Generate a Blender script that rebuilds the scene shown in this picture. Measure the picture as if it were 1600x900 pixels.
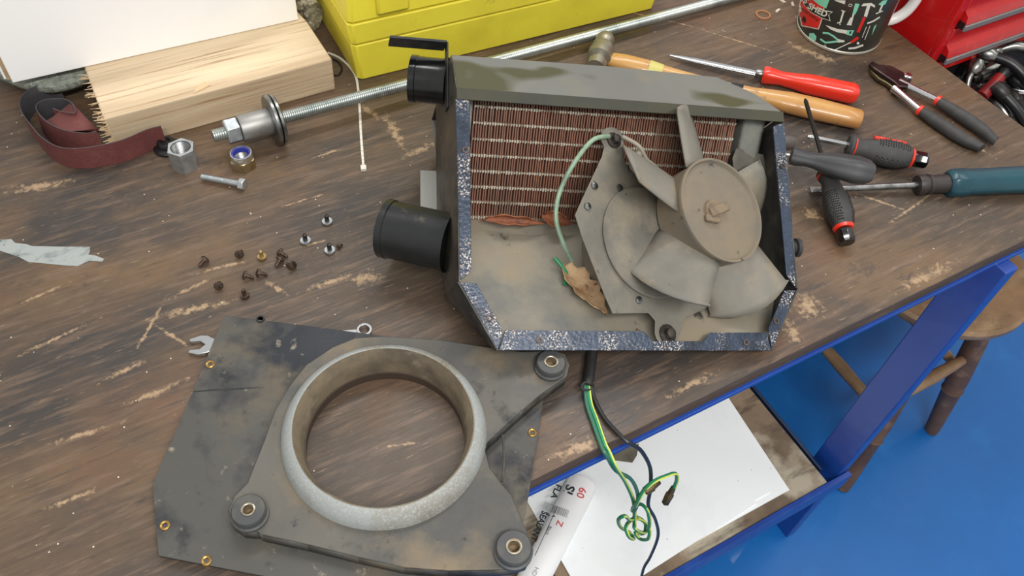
import bpy, bmesh, math, random
from mathutils import Vector, Matrix
from mathutils.geometry import tessellate_polygon
random.seed(7)
for o in list(bpy.data.objects): bpy.data.objects.remove(o)
SC = bpy.context.scene
COL = SC.collection
V = Vector
R = math.radians
BT = 0.9          # bench top above the floor; scene is built with bench top at 0 and lifted at the end
F, CH = 1300.0, 0.75

# ------------------------------------------------------------------ camera
CAM_M = (Matrix.Rotation(R(-33.702), 3, 'Z') @ Matrix.Rotation(R(38.722), 3, 'X') @ Matrix.Rotation(R(6.129), 3, 'Z'))
cd = bpy.data.cameras.new('camera'); cam = bpy.data.objects.new('camera', cd); COL.objects.link(cam)
cam.matrix_world = Matrix.Translation((0, 0, CH + BT)) @ CAM_M.to_4x4()
cd.sensor_width = 36; cd.lens = F / 1600 * 36; cd.clip_start = 0.01
SC.camera = cam
# ------------------------------------------------------------------ light
w = bpy.data.worlds.new('World'); SC.world = w; w.use_nodes = True
bg = w.node_tree.nodes['Background']; bg.inputs[0].default_value = (1.0, 0.985, 0.955, 1); bg.inputs[1].default_value = 0.50
def lamp(x, y, z, sx, sy, e, col=(1, .98, .95), rz=0):
    l = bpy.data.lights.new('tube_light', 'AREA'); l.shape = 'RECTANGLE'; l.size = sx; l.size_y = sy; l.energy = e; l.color = col
    o = bpy.data.objects.new('tube_light', l); COL.objects.link(o); o.location = (x, y, z); o.rotation_euler = (0, 0, rz)
    return o
lamp(0.0, -0.75, 2.75, 1.5, .22, 38)
lamp(0.9, 1.3, 2.75, 1.5, .22, 15)
lamp(2.1, 0.2, 2.75, .22, 1.5, 7)
SC.view_settings.view_transform = 'Standard'; SC.view_settings.look = 'None'
SC.view_settings.exposure = 0.42; SC.view_settings.gamma = 1.0; SC.view_settings.use_curve_mapping = False

# ------------------------------------------------------------------ helpers
def ray(px, py): return CAM_M @ V(((px - 800) / F, -(py - 450) / F, -1))
def T(px, py, z=0.0):                       # measured point on the level plane at height z
    d = ray(px, py); return V((0, 0, CH)) + d * ((z - CH) / d.z)
def TY(px, py, y):                          # measured point on the upright plane y = const
    d = ray(px, py); return V((0, 0, CH)) + d * (y / d.y)
def lin(c):
    c = [x / 255 for x in c]
    return tuple((x / 12.92 if x <= .04045 else ((x + .055) / 1.055) ** 2.4) for x in c) + (1,)
MATS = {}
def mat(name, col, rough=.5, metal=0., layers=(), bump=None, coat=0., rvar=None, spec=.5):
    """layers: (colour, noise scale, lo, hi, stretch xyz, detail)"""
    if name in MATS: return MATS[name]
    m = bpy.data.materials.new(name); m.use_nodes = True; nt = m.node_tree; N = nt.nodes; L = nt.links
    b = N['Principled BSDF']; b.inputs['Roughness'].default_value = rough; b.inputs['Metallic'].default_value = metal
    b.inputs['Coat Weight'].default_value = coat; b.inputs['Specular IOR Level'].default_value = spec
    b.inputs['Base Color'].default_value = lin(col)
    tc = N.new('ShaderNodeTexCoord'); cur = None
    for i, ly in enumerate(layers):
        c2, sc, lo, hi = ly[:4]; st = ly[4] if len(ly) > 4 else (1, 1, 1); det = ly[5] if len(ly) > 5 else 6
        mp = N.new('ShaderNodeMapping'); mp.inputs['Scale'].default_value = st; mp.inputs['Location'].default_value = (i * 3.1, i * 1.7, i * 2.3)
        L.new(tc.outputs['Object'], mp.inputs[0])
        no = N.new('ShaderNodeTexNoise'); no.inputs['Scale'].default_value = sc; no.inputs['Detail'].default_value = det; no.inputs['Roughness'].default_value = .62
        L.new(mp.outputs[0], no.inputs['Vector'])
        mr = N.new('ShaderNodeMapRange'); mr.inputs[1].default_value = lo; mr.inputs[2].default_value = hi
        L.new(no.outputs['Fac'], mr.inputs[0])
        mx = N.new('ShaderNodeMix'); mx.data_type = 'RGBA'
        L.new(mr.outputs[0], mx.inputs[0])
        if cur is None: mx.inputs[6].default_value = lin(col)
        else: L.new(cur, mx.inputs[6])
        mx.inputs[7].default_value = lin(c2); cur = mx.outputs[2]
    if cur: L.new(cur, b.inputs['Base Color'])
    if rvar:
        no = N.new('ShaderNodeTexNoise'); no.inputs['Scale'].default_value = rvar[0]; no.inputs['Detail'].default_value = 5
        L.new(tc.outputs['Object'], no.inputs['Vector'])
        mr = N.new('ShaderNodeMapRange'); mr.inputs[1].default_value = .3; mr.inputs[2].default_value = .7
        mr.inputs[3].default_value = rvar[1]; mr.inputs[4].default_value = rvar[2]
        L.new(no.outputs['Fac'], mr.inputs[0]); L.new(mr.outputs[0], b.inputs['Roughness'])
    if bump:
        no = N.new('ShaderNodeTexNoise'); no.inputs['Scale'].default_value = bump[0]; no.inputs['Detail'].default_value = 4
        mp = N.new('ShaderNodeMapping'); mp.inputs['Scale'].default_value = bump[2] if len(bump) > 2 else (1, 1, 1)
        L.new(tc.outputs['Object'], mp.inputs[0]); L.new(mp.outputs[0], no.inputs['Vector'])
        bp = N.new('ShaderNodeBump'); bp.inputs['Strength'].default_value = bump[1]; bp.inputs['Distance'].default_value = .002
        L.new(no.outputs['Fac'], bp.inputs['Height']); L.new(bp.outputs[0], b.inputs['Normal'])
    MATS[name] = m; return m

class MB:
    def __init__(s): s.v = []; s.f = []
    def add(s, vs, fs):
        n = len(s.v); s.v += [tuple(p) for p in vs]; s.f += [tuple(i + n for i in f) for f in fs]; return s
    def box(s, x0, x1, y0, y1, z0, z1, M=None):
        vs = [V((x, y, z)) for z in (z0, z1) for x, y in ((x0, y0), (x1, y0), (x1, y1), (x0, y1))]
        if M: vs = [M @ p for p in vs]
        return s.add(vs, [(3, 2, 1, 0), (4, 5, 6, 7), (0, 1, 5, 4), (1, 2, 6, 5), (2, 3, 7, 6), (3, 0, 4, 7)])
    def prism(s, poly, z0, z1, holes=(), M=None, top=None):
        """poly of (x,y); holes = list of polys; M maps local to target; top = optional polygon for the z1 end"""
        loops = [list(poly)] + [list(h) for h in holes]; tops = [list(top) if top else list(poly)] + [list(h) for h in holes]
        flat = [p for l in loops for p in l]; flt = [p for l in tops for p in l]; n = len(flat)
        vs = [V((p[0], p[1], z0)) for p in flat] + [V((p[0], p[1], z1)) for p in flt]
        if M: vs = [M @ p for p in vs]
        tr = tessellate_polygon([[V((p[0], p[1], 0)) for p in l] for l in loops])
        fs = [tuple(t) for t in tr] + [tuple(i + n for i in reversed(t)) for t in tr]
        k = 0
        for l in loops:
            m = len(l)
            for i in range(m): fs.append((k + i, k + (i + 1) % m, n + k + (i + 1) % m, n + k + i))
            k += m
        return s.add(vs, fs)
    def quad(s, *p): return s.add(p, [tuple(range(len(p)))])
    def slab(s, pts, th):
        """planar polygon of 3d points thickened along its normal (away from normal dir)"""
        pts = [V(p) for p in pts]; n = V((0, 0, 0))
        for i in range(len(pts)):
            a, b = pts[i], pts[(i + 1) % len(pts)]; n += a.cross(b)
        n.normalize(); m = len(pts); vs = pts + [p - n * th for p in pts]
        return s.add(vs, [tuple(range(m)), tuple(reversed(range(m, 2 * m)))] + [(i, i + m, (i + 1) % m + m, (i + 1) % m) for i in range(m)])
    def lathe(s, prof, seg=24, M=None, cap=(True, True), sq=None):
        """prof [(t, r)] along +X; sq = optional function(angle)->radius factor"""
        vs = []; fs = []
        for t, r in prof:
            for k in range(seg):
                a = 2 * math.pi * k / seg; q = r * (sq(a) if sq else 1); vs.append(V((t, q * math.cos(a), q * math.sin(a))))
        for i in range(len(prof) - 1):
            for k in range(seg): fs.append((i * seg + k, i * seg + (k + 1) % seg, (i + 1) * seg + (k + 1) % seg, (i + 1) * seg + k))
        if cap[0]: fs.append(tuple(reversed(range(seg))))
        if cap[1]: fs.append(tuple(range((len(prof) - 1) * seg, len(prof) * seg)))
        if M: vs = [M @ p for p in vs]
        return s.add(vs, fs)
    def tube(s, pts, r, seg=8, cap=True):
        pts = [V(p) for p in pts]; n = len(pts); vs = []; fs = []
        up = None
        for i, p in enumerate(pts):
            d = (pts[min(i + 1, n - 1)] - pts[max(i - 1, 0)]).normalized()
            if up is None: up = d.orthogonal().normalized()
            up = (up - d * up.dot(d)).normalized(); w = d.cross(up)
            rr = r[i] if isinstance(r, (list, tuple)) else r
            for k in range(seg):
                a = 2 * math.pi * k / seg; vs.append(p + (up * math.cos(a) + w * math.sin(a)) * rr)
        for i in range(n - 1):
            for k in range(seg): fs.append((i * seg + k, i * seg + (k + 1) % seg, (i + 1) * seg + (k + 1) % seg, (i + 1) * seg + k))
        if cap: fs += [tuple(reversed(range(seg))), tuple(range((n - 1) * seg, n * seg))]
        return s.add(vs, fs)
    def grid(s, P):
        nr, nc = len(P), len(P[0]); vs = [p for r_ in P for p in r_]
        return s.add(vs, [(i * nc + j, i * nc + j + 1, (i + 1) * nc + j + 1, (i + 1) * nc + j) for i in range(nr - 1) for j in range(nc - 1)])
    def mesh(s, name, m, smooth=40, recalc=True):
        me = bpy.data.meshes.new(name); me.from_pydata(s.v, [], s.f); me.materials.append(m)
        bm = bmesh.new(); bm.from_mesh(me)
        if recalc: bmesh.ops.recalc_face_normals(bm, faces=bm.faces)
        bm.to_mesh(me); bm.free()
        if smooth:
            me.polygons.foreach_set('use_smooth', [True] * len(me.polygons)); me.set_sharp_from_angle(angle=R(smooth))
        return me
    def build(s, name, m, parent=None, smooth=40, bevel=0, sub=0, solid=0, seg=2, label=None):
        o = bpy.data.objects.new(name, s.mesh(name, m, smooth)); COL.objects.link(o)
        if parent: o.parent = parent
        if sub: md = o.modifiers.new('sub', 'SUBSURF'); md.levels = md.render_levels = sub
        if solid: md = o.modifiers.new('solid', 'SOLIDIFY'); md.thickness = solid; md.offset = 0
        if bevel:
            md = o.modifiers.new('bevel', 'BEVEL'); md.width = bevel; md.segments = seg; md.limit_method = 'ANGLE'; md.angle_limit = R(35)
        if label: o['label'] = label
        return o
def thing(name, label, cat, loc=(0, 0, 0), rz=0, group=None, rot=None):
    o = bpy.data.objects.new(name, None); COL.objects.link(o); o.empty_display_size = .02
    o.location = loc; o.rotation_euler = rot if rot else (0, 0, rz)
    return tag(o, label, cat, group)
def tag(o, label, cat, group=None):
    o['label'] = label; o['category'] = cat
    if group: o['group'] = group
    return o
def at(o, loc, rz=0, rot=None): o.location = loc; o.rotation_euler = rot if rot else (0, 0, rz); return o
def axis_frame(p, q):
    """point, heading and length of a tool lying from p to q"""
    d = q - p; return p, math.atan2(d.y, d.x), math.hypot(d.x, d.y), -math.atan2(d.z, math.hypot(d.x, d.y))
def circ(cx, cy, r, n=32, a0=0, a1=2 * math.pi): return [(cx + r * math.cos(a0 + (a1 - a0) * i / n), cy + r * math.sin(a0 + (a1 - a0) * i / n)) for i in range(n)]
def smoothpath(pts, k=6):
    pts = [V(p) for p in pts]; out = []
    for i in range(len(pts) - 1):
        p0, p1, p2, p3 = pts[max(i - 1, 0)], pts[i], pts[i + 1], pts[min(i + 2, len(pts) - 1)]
        for j in range(k):
            t = j / k; out.append(.5 * ((2 * p1) + (p2 - p0) * t + (2 * p0 - 5 * p1 + 4 * p2 - p3) * t * t + (3 * p1 - p0 - 3 * p2 + p3) * t ** 3))
    return out + [pts[-1]]
def text_mesh(s, size=1.0, bold=0.0):
    cu = bpy.data.curves.new('lettering', 'FONT'); cu.body = s; cu.size = size; cu.align_x = 'CENTER'; cu.align_y = 'CENTER'; cu.offset = bold; cu.resolution_u = 3
    o = bpy.data.objects.new('lettering', cu); COL.objects.link(o); me = bpy.data.meshes.new_from_object(o)
    vs = [v.co.copy() for v in me.vertices]; fs = [tuple(p.vertices) for p in me.polygons]
    bpy.data.objects.remove(o); bpy.data.curves.remove(cu); bpy.data.meshes.remove(me)
    return vs, fs

# ------------------------------------------------------------------ materials
CHROME = mat('chrome', (205, 208, 210), .18, 1)
STEEL = mat('steel', (150, 152, 152), .34, 1, [((95, 95, 92), 60, .45, .7)])
ZINC = mat('zinc', (186, 192, 194), .34, .8, [((154, 160, 164), 90, .4, .7)])
DARKSTEEL = mat('dark_steel', (62, 60, 58), .42, .8, [((95, 90, 85), 50, .5, .7)])
BLACKP = mat('black_plastic', (22, 23, 25), .35)
RUBBER = mat('black_rubber', (38, 39, 40), .6, 0, [((70, 68, 64), 60, .5, .75)])
GREYRUB = mat('grey_rubber', (52, 52, 52), .62, 0, [((66, 65, 63), 50, .45, .75)])
GLOSSBLACK = mat('gloss_black', (10, 10, 11), .1, coat=.5)
REDP = mat('red_plastic', (218, 52, 34), .28, coat=.3)
DUST = mat('dusty_metal', (122, 116, 104), .72, .0, [((96, 92, 84), 9, .42, .68), ((140, 130, 112), 14, .5, .75), ((66, 62, 56), 70, .62, .72)], bump=(160, .12))
DUSTP = mat('dusty_plate', (112, 108, 98), .72, .0, [((84, 82, 77), 11, .42, .68), ((132, 122, 104), 17, .5, .72), ((48, 46, 44), 90, .66, .72)], bump=(160, .12))
FAN = mat('dusty_fan', (120, 116, 106), .66, .0, [((100, 97, 90), 13, .4, .7), ((134, 122, 102), 25, .52, .72), ((62, 60, 56), 120, .68, .74)])
PAINTBLK = mat('black_paint', (38, 40, 43), .42, .15, [((82, 78, 70), 13, .48, .7), ((24, 26, 30), 22, .5, .7)], rvar=(20, .3, .65))
CHIPPED = mat('chipped_blue_black_paint', (34, 45, 62), .34, .2, [((186, 180, 174), 520, .54, .60, (1, 1, 1), 3), ((150, 120, 104), 300, .62, .66), ((44, 56, 74), 20, .44, .54, (1, 1, 1), 3), ((28, 36, 48), 26, .5, .65), ((190, 186, 180), 600, .68, .71)], bump=(250, .3))
WALLDARK = mat('dusty_dark_wall', (62, 60, 56), .7, 0, [((40, 40, 40), 12, .4, .65), ((98, 92, 80), 20, .52, .75)])

# ------------------------------------------------------------------ floor
fm = mat('blue_floor_paint', (8, 102, 178), .42, 0, [((6, 92, 166), 2.2, .35, .7), ((22, 112, 186), 9, .55, .8)], bump=(40, .04), coat=.15)
o = MB().box(-3, 4, -2, 4, -.06, 0).build('floor', fm); o.location.z = -BT; o['kind'] = 'structure'

# ------------------------------------------------------------------ workbench
def bench_material():
    m = mat('worn_plywood_top', (88, 71, 55), .5, 0, [
        ((72, 62, 53), 4, .42, .60), ((114, 89, 62), 2.6, .52, .70), ((102, 75, 56), 5.5, .56, .72), ((58, 53, 50), 8, .50, .66, (.5, 1, 1)),
        ((112, 92, 76), 110, .50, .74, (.12, 1, 1)), ((64, 53, 46), 150, .54, .74, (.09, 1, 1)), ((54, 46, 41), 40, .62, .76, (.4, 1, 1)),
        ((134, 112, 92), 330, .62, .72, (.14, 1, 1)), ((158, 136, 112), 150, .70, .75, (.25, 1, 1)), ((46, 39, 35), 30, .68, .76)],
        bump=(240, .3, (.12, 1, 1)), rvar=(9, .36, .62))
    nt = m.node_tree; N = nt.nodes; L = nt.links; b = N['Principled BSDF']
    src = b.inputs['Base Color'].links[0].from_socket
    geo = N.new('ShaderNodeTexCoord')
    nz = N.new('ShaderNodeTexNoise'); nz.inputs['Scale'].default_value = 130; nz.inputs['Detail'].default_value = 6; nz.inputs['Roughness'].default_value = .7
    L.new(geo.outputs['Object'], nz.inputs['Vector'])
    def mask(p, q, wid):
        mp = N.new('ShaderNodeMapping'); mp.vector_type = 'TEXTURE'; c = (p + q) / 2; d = q - p
        mp.inputs['Location'].default_value = (c.x, c.y, BT); mp.inputs['Rotation'].default_value = (0, 0, math.atan2(d.y, d.x)); mp.inputs['Scale'].default_value = (d.length / 2, wid / 2, 1)
        L.new(geo.outputs['Object'], mp.inputs[0])
        ln = N.new('ShaderNodeVectorMath'); ln.operation = 'LENGTH'; L.new(mp.outputs[0], ln.inputs[0])
        ad = N.new('ShaderNodeMath'); ad.operation = 'MULTIPLY_ADD'; L.new(nz.outputs['Fac'], ad.inputs[0]); ad.inputs[1].default_value = 4.2; L.new(ln.outputs['Value'], ad.inputs[2])
        mr = N.new('ShaderNodeMapRange'); mr.inputs[1].default_value = 2.9; mr.inputs[2].default_value = 2.2; L.new(ad.outputs[0], mr.inputs[0])
        return mr.outputs[0]
    def over(src, fac, col):
        mx = N.new('ShaderNodeMix'); mx.data_type = 'RGBA'; L.new(fac, mx.inputs[0]); L.new(src, mx.inputs[6]); mx.inputs[7].default_value = lin(col); return mx.outputs[2]
    pale = [((235, 498), (372, 468), .008), ((600, 175), (632, 235), .012), ((560, 160), (600, 190), .008), ((470, 455), (560, 425), .007), ((412, 438), (455, 465), .006),
            ((900, 0), (1130, 52), .003), ((1060, 35), (1245, 92), .003), ((230, 500), (300, 545), .004), ((180, 640), (300, 590), .006), ((1260, 82), (1310, 98), .018), ((1225, 65), (1290, 92), .012),
            ((1235, 480), (1285, 475), .03), ((1225, 520), (1250, 515), .03), ((280, 640), (345, 560), .004), ((1380, 355), (1460, 300), .004), ((300, 430), (370, 410), .004),
            ((0, 300), (120, 282), .012), ((455, 390), (520, 372), .003), ((620, 250), (690, 220), .01), ((1100, 700), (1160, 660), .006), ((850, 720), (950, 680), .012), ((1400, 455), (1500, 405), .012), ((1040, 620), (1120, 580), .008)]
    pale += [((205, 560), (262, 462), .004), ((262, 468), (335, 432), .005), ((150, 600), (235, 560), .005), ((345, 418), (385, 408), .004), ((540, 440), (600, 430), .016), ((430, 325), (520, 300), .003), ((20, 560), (150, 500), .004), ((60, 700), (190, 660), .005), ((20, 480), (110, 440), .004), ((60, 800), (160, 760), .005), ((480, 250), (540, 230), .004), ((1250, 330), (1290, 340), .016), ((1330, 300), (1420, 330), .004), ((1480, 200), (1560, 250), .004), ((700, 620), (760, 600), .004), ((590, 700), (660, 690), .003)]
    for p, q, wd in pale: src = over(src, mask(T(*p), T(*q), wd * 1.5), (158, 133, 104))
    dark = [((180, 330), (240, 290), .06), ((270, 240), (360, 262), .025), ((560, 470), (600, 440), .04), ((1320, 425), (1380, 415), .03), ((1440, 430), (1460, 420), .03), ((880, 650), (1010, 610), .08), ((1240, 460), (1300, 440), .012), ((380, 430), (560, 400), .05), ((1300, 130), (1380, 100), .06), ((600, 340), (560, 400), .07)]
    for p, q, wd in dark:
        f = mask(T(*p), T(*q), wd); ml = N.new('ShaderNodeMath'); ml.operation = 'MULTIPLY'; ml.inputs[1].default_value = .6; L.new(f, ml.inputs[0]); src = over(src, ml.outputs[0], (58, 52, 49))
    # dust specks
    vo = N.new('ShaderNodeTexVoronoi'); vo.inputs['Scale'].default_value = 115; L.new(geo.outputs['Object'], vo.inputs['Vector'])
    c1 = N.new('ShaderNodeMath'); c1.operation = 'LESS_THAN'; c1.inputs[1].default_value = .10; L.new(vo.outputs['Distance'], c1.inputs[0])
    sp = N.new('ShaderNodeSeparateColor'); L.new(vo.outputs['Color'], sp.inputs[0])
    c2 = N.new('ShaderNodeMath'); c2.operation = 'GREATER_THAN'; c2.inputs[1].default_value = .90; L.new(sp.outputs[0], c2.inputs[0])
    c3 = N.new('ShaderNodeMath'); c3.operation = 'MULTIPLY'; L.new(c1.outputs[0], c3.inputs[0]); L.new(c2.outputs[0], c3.inputs[1])
    src = over(src, c3.outputs[0], (196, 184, 166))
    L.new(src, b.inputs['Base Color'])
    return m
bench = thing('workbench', 'blue steel workbench with a worn dark brown plywood top and a lower shelf', 'workbench', (0, 0, -BT))
BY0, BY1, BX0, BX1 = .2812, 1.75, -.95, 1.152
PLY = [mat('ply_dark', (66, 54, 45), .7, 0, [((96, 80, 66), 60, .5, .7, (.2, 1, 1))]), mat('ply_light', (104, 88, 72), .7, 0, [((60, 50, 42), 60, .45, .7, (.2, 1, 1))])]
MB().box(BX0, BX1, BY0, BY1, BT - .003, BT).build('worktop', bench_material(), bench, bevel=.001)
for i in range(7):
    z1 = BT - .003 - i * .0025; j = .0012 * ((i * 37) % 5 - 2) / 2
    MB().box(BX0, BX1 + j * .5, BY0 + (.0008 if i % 2 else 0) + abs(j) * .3, BY1, z1 - .0025, z1).build('ply', PLY[i % 2], bench, smooth=0)
BLUE = mat('blue_paint', (26, 66, 150), .34, .0, [((20, 56, 135), 8, .4, .7), ((40, 84, 165), 16, .55, .75)], coat=.2, bump=(90, .04))
zt = BT - .0207
MB().box(BX0, 1.10, BY0 - .004, BY0 + .05, zt - .007, zt).box(BX0, 1.10, BY0 + .044, BY0 + .05, zt - .05, zt - .007).build('front_rail', BLUE, bench, bevel=.001)
MB().box(1.094, 1.10, BY0 + .006, BY1, zt - .052, zt).build('end_rail', BLUE, bench, bevel=.001)
SZ = BT - .61          # shelf surface height
def leg(x, y):
    MB().box(x, x + .024, y, y + .056, 0, zt - .0075).build('leg', BLUE, bench, bevel=.002)
leg(.930, .2615); leg(.930, 1.64); leg(-.9, .2615); leg(-.9, 1.64)
shm = mat('dirty_shelf_board', (140, 120, 98), .7, 0, [((104, 88, 72), 7, .42, .62), ((176, 166, 146), 9, .5, .64), ((70, 58, 48), 40, .56, .72, (.2, 1, 1)), ((46, 40, 36), 20, .66, .74)], bump=(90, .2))
MB().box(-.9, .905, .2615, .50, SZ - .016, SZ).build('shelf_board', shm, bench, bevel=.002)
MB().box(-.9, .905, .503, 1.1, SZ - .018, SZ - .002).build('shelf_board', shm, bench, bevel=.002)
MB().box(-.9, .954, .2505, .2605, SZ - .045, SZ + .004).build('shelf_rail', BLUE, bench, bevel=.001)
MB().box(.908, .914, .285, 1.7, SZ - .04, SZ + .004).build('shelf_rail', mat('dark_blue_rail', (18, 40, 74), .4, 0, [((40, 44, 48), 20, .5, .7)]), bench, bevel=.001)

# ------------------------------------------------------------------ heater unit (local axes: a across, b up the opening, n out of it)
HR = Matrix(((0.9244667, 0.3747195, -0.0703324), (-0.3590728, 0.7937035, -0.4910208), (-0.1281720, 0.4791868, 0.8683041)))
HO = V((.400, .3455, .035))
heater = thing('heater_unit', 'dusty black vehicle heater box lying open with copper core and bare fan inside', 'heater')
heater.matrix_world = Matrix.Translation(HO) @ HR.to_4x4()
def hloc(p): return HR.transposed() @ (V(p) - HO)
KF = .56
def nf(b): return -.010 - KF * b
part = lambda mb, name, m, **k: mb.build(name, m, heater, **k)
# walls
lw = [(.069, 0), (.276, 0), (.328, -.03), (.326, -.10), (.312, -.145), (.19, -.152), (.097, -.108), (.069, -.083)]
part(MB().slab([(-.1925, b, n) for b, n in lw], .0016), 'left_wall', mat('dusty_black_wall', (66, 62, 56), .45, .15, [((36, 36, 37), 9, .46, .62), ((98, 90, 76), 16, .52, .68), ((128, 112, 88), 30, .62, .72)], rvar=(14, .28, .6)))
part(MB().slab([(-.1925, .069, 0), (-.1925, .069, -.083), (-.153, 0, -.010), (-.153, 0, 0)], -.0016), 'chamfer_wall', PAINTBLK)
part(MB().slab([(.1925, .069, 0), (.1925, .069, nf(.069)), (.153, 0, -.010), (.153, 0, 0)], .0016), 'chamfer_wall', WALLDARK)
part(MB().slab([(.1925, b, n) for b, n in [(.069, 0), (.272, 0), (.272, nf(.272)), (.069, nf(.069))]], -.0016), 'right_wall', WALLDARK)
part(MB().slab([(-.153, 0, -.010), (-.1925, .069, nf(.069)), (-.1925, .312, nf(.312)), (.13, .312, nf(.312)), (.1925, .272, nf(.272)), (.1925, .069, nf(.069)), (.153, 0, -.010)], .0016), 'floor_panel',
     mat('dusty_floor_panel', (132, 126, 112), .7, 0, [((98, 100, 98), 8, .50, .68), ((142, 128, 106), 10, .48, .7), ((96, 70, 50), 60, .67, .72), ((52, 50, 46), 30, .64, .72)], bump=(140, .12)))
part(MB().slab([(-.1925, .328, -.03), (.127, .328, -.03), (.13, .312, nf(.312)), (-.1925, .312, nf(.312))], .0016), 'rear_wall', PAINTBLK)
part(MB().slab([(.127, .328, -.03), (.1925, .276, 0), (.1925, .272, nf(.272)), (.13, .312, nf(.312))], .0016), 'corner_wall', PAINTBLK)
topm = mat('grey_top_plate', (108, 108, 101), .55, .1, [((96, 96, 92), 6, .4, .7), ((116, 108, 92), 20, .56, .75), ((66, 64, 34), 7.5, .555, .585, (.45, 1, 1), 3)], rvar=(14, .4, .62))
part(MB().slab([(-.1925, .276, 0), (.1925, .276, 0), (.169, .3045, -.0172), (.127, .328, -.03), (-.009, .331, -.0317), (-.1925, .328, -.03)], .002), 'top_plate', topm, bevel=.0006)
part(MB().slab([(-.1925, .264, .001), (.1925, .264, .001), (.1925, .277, .001), (-.1925, .277, .001)], .002), 'top_lip', mat('olive_lip', (56, 54, 36), .5, .1, [((44, 46, 40), 14, .4, .65), ((88, 82, 62), 60, .64, .75)]), bevel=.0006)
# flange strips, each folded inwards from its wall
def flange(poly): return part(MB().prism(poly, -.0018, .0006), 'flange', CHIPPED, bevel=.0005)
flange([(-.1935, .264), (-.1912, .070), (-.1795, .080), (-.1785, .264)])
flange([(-.1912, .068), (-.1535, -.0008), (-.1475, .0185), (-.1745, .0675)])
flange([(-.1525, -.001), (.1535, -.0015), (.1495, .0185), (.0822, .0180), (.0724, .0088), (.0163, .0088), (.0045, .0190), (-.1455, .0195)])
flange([(.1545, -.0012), (.1895, .0665), (.1755, .0655), (.1520, .0225)])
flange([(.1900, .0690), (.1925, .264), (.1778, .258), (.1795, .084)])
for a, b in [(-.1839, .2082), (-.1614, .0318), (-.1103, .0091), (.1232, .0075), (.1617, .031), (.1854, .2105)]:
    part(MB().lathe([(.0004, .0036), (.0018, .0034), (.0018, .0021), (-.002, .0021)], 14, Matrix.Translation((a, b, 0)) @ Matrix.Rotation(R(-90), 4, 'Y')), 'screw_clip', mat('rusty_clip', (96, 80, 70), .5, .6, [((60, 44, 34), 80, .45, .65)]))
# matrix core
CB, CN = .158, -.0965
ct = V((0, .847, .531)); cq = V((0, -.531, .847))
CM = Matrix(((1, 0, 0, 0), (0, ct.y, cq.y, CB), (0, ct.z, cq.z, CN), (0, 0, 0, 1)))       # x across, y up the core, z towards the opening
core_m = mat('copper_fin', (130, 88, 70), .55, .15, [((106, 76, 62), 10, .4, .66), ((146, 124, 106), 14, .5, .74), ((152, 98, 76), 6, .55, .75)])
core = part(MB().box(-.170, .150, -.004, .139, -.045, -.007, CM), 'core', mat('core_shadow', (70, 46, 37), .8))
fin = MB(); nub = []
NF = 104
for i in range(NF):
    x = -.167 + i * (.315 / NF); j = random.uniform(-.0005, .0005)
    fin.box(x - .0008 + j, x + .0008 + j, -.002, .138, -.014, -.001 + random.uniform(-.0006, .0006), CM)
f_ = fin.build('fins', core_m, core, smooth=0); f_['kind'] = 'stuff'
tip = mat('fin_collar', (190, 182, 166), .55, .15, [((140, 124, 106), 40, .45, .65)])
for r_ in range(8):
    y = .0045 + r_ * .0181; t = MB().box(-.167, .148, y - .0007, y + .0007, -.012, -.0022, CM)
    for i in range(NF):
        x = -.167 + i * (.315 / NF); h = random.uniform(.0008, .0022)
        t.box(x - .0009, x + .0009, y - h, y + h * .8, -.004, .0006 + random.uniform(-.0004, .0004), CM)
    t.build('tube_row', tip, core, smooth=0)
tank = mat('grey_tank', (128, 128, 120), .6, .2, [((96, 98, 96), 16, .4, .66), ((158, 158, 148), 30, .54, .7)])
MB().prism([(.150, -.04), (.1545, .002), (.162, .006), (.178, .006), (.186, -.004), (.187, -.04)], 0, .140, M=CM @ Matrix.Rotation(R(90), 4, 'X') @ Matrix.Diagonal((1, 1, -1, 1))).build('tank', tank, core, bevel=.002)
MB().prism([(-.190, -.03), (-.189, .000), (-.170, .001), (-.168, -.03)], 0, .140, M=CM @ Matrix.Rotation(R(90), 4, 'X') @ Matrix.Diagonal((1, 1, -1, 1))).build('tank', tank, core, bevel=.001)
# pipes on the left wall
def spout(b, n, L, r, m, name, tilt=(0, 0)):
    M = Matrix.Translation((-.1925, b, n)) @ Matrix.Rotation(R(180), 4, 'Z') @ Matrix.Rotation(R(tilt[0]), 4, 'Z') @ Matrix.Rotation(R(tilt[1]), 4, 'Y')
    return part(MB().lathe([(-.004, r * 1.05), (.004, r), (L - .008, r), (L - .007, r * 1.035), (L, r * 1.035), (L, r * .93), (.0, r * .90)], 40, M, cap=(False, True)), name, m)
spm = mat('gloss_black_spout', (16, 17, 18), .2, 0, [((36, 37, 36), 14, .5, .75)])
spout(.320, -.085, .038, .0265, spm, 'pipe_stub', tilt=(-8, 14))
spout(.126, -.070, .074, .0325, mat('dusty_spout', (22, 25, 26), .42, 0, [((34, 36, 34), 9, .45, .7), ((112, 104, 88), 22, .60, .80), ((66, 64, 30), 16, .63, .74)], rvar=(20, .25, .6)), 'outlet_spout', tilt=(-17, 22))
brk = part(MB().slab([(-.1945, .275, -.050), (-.1945, .352, -.047), (-.1945, .352, -.062), (-.1945, .275, -.065)], .002).box(-.258, -.1945, .350, .353, -.068, -.046), 'bracket', PAINTBLK, bevel=.0006)
part(MB().box(-.212, -.1925, .180, .232, -.150, -.147), 'bracket', mat('grey_zinc_tab', (150, 150, 144), .5, .5))
part(MB().lathe([(0, .008), (.012, .008), (.013, .011), (.018, .011), (.019, .006)], 16, Matrix.Translation((.1925, .12, -.02))), 'grommet', RUBBER)
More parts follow.
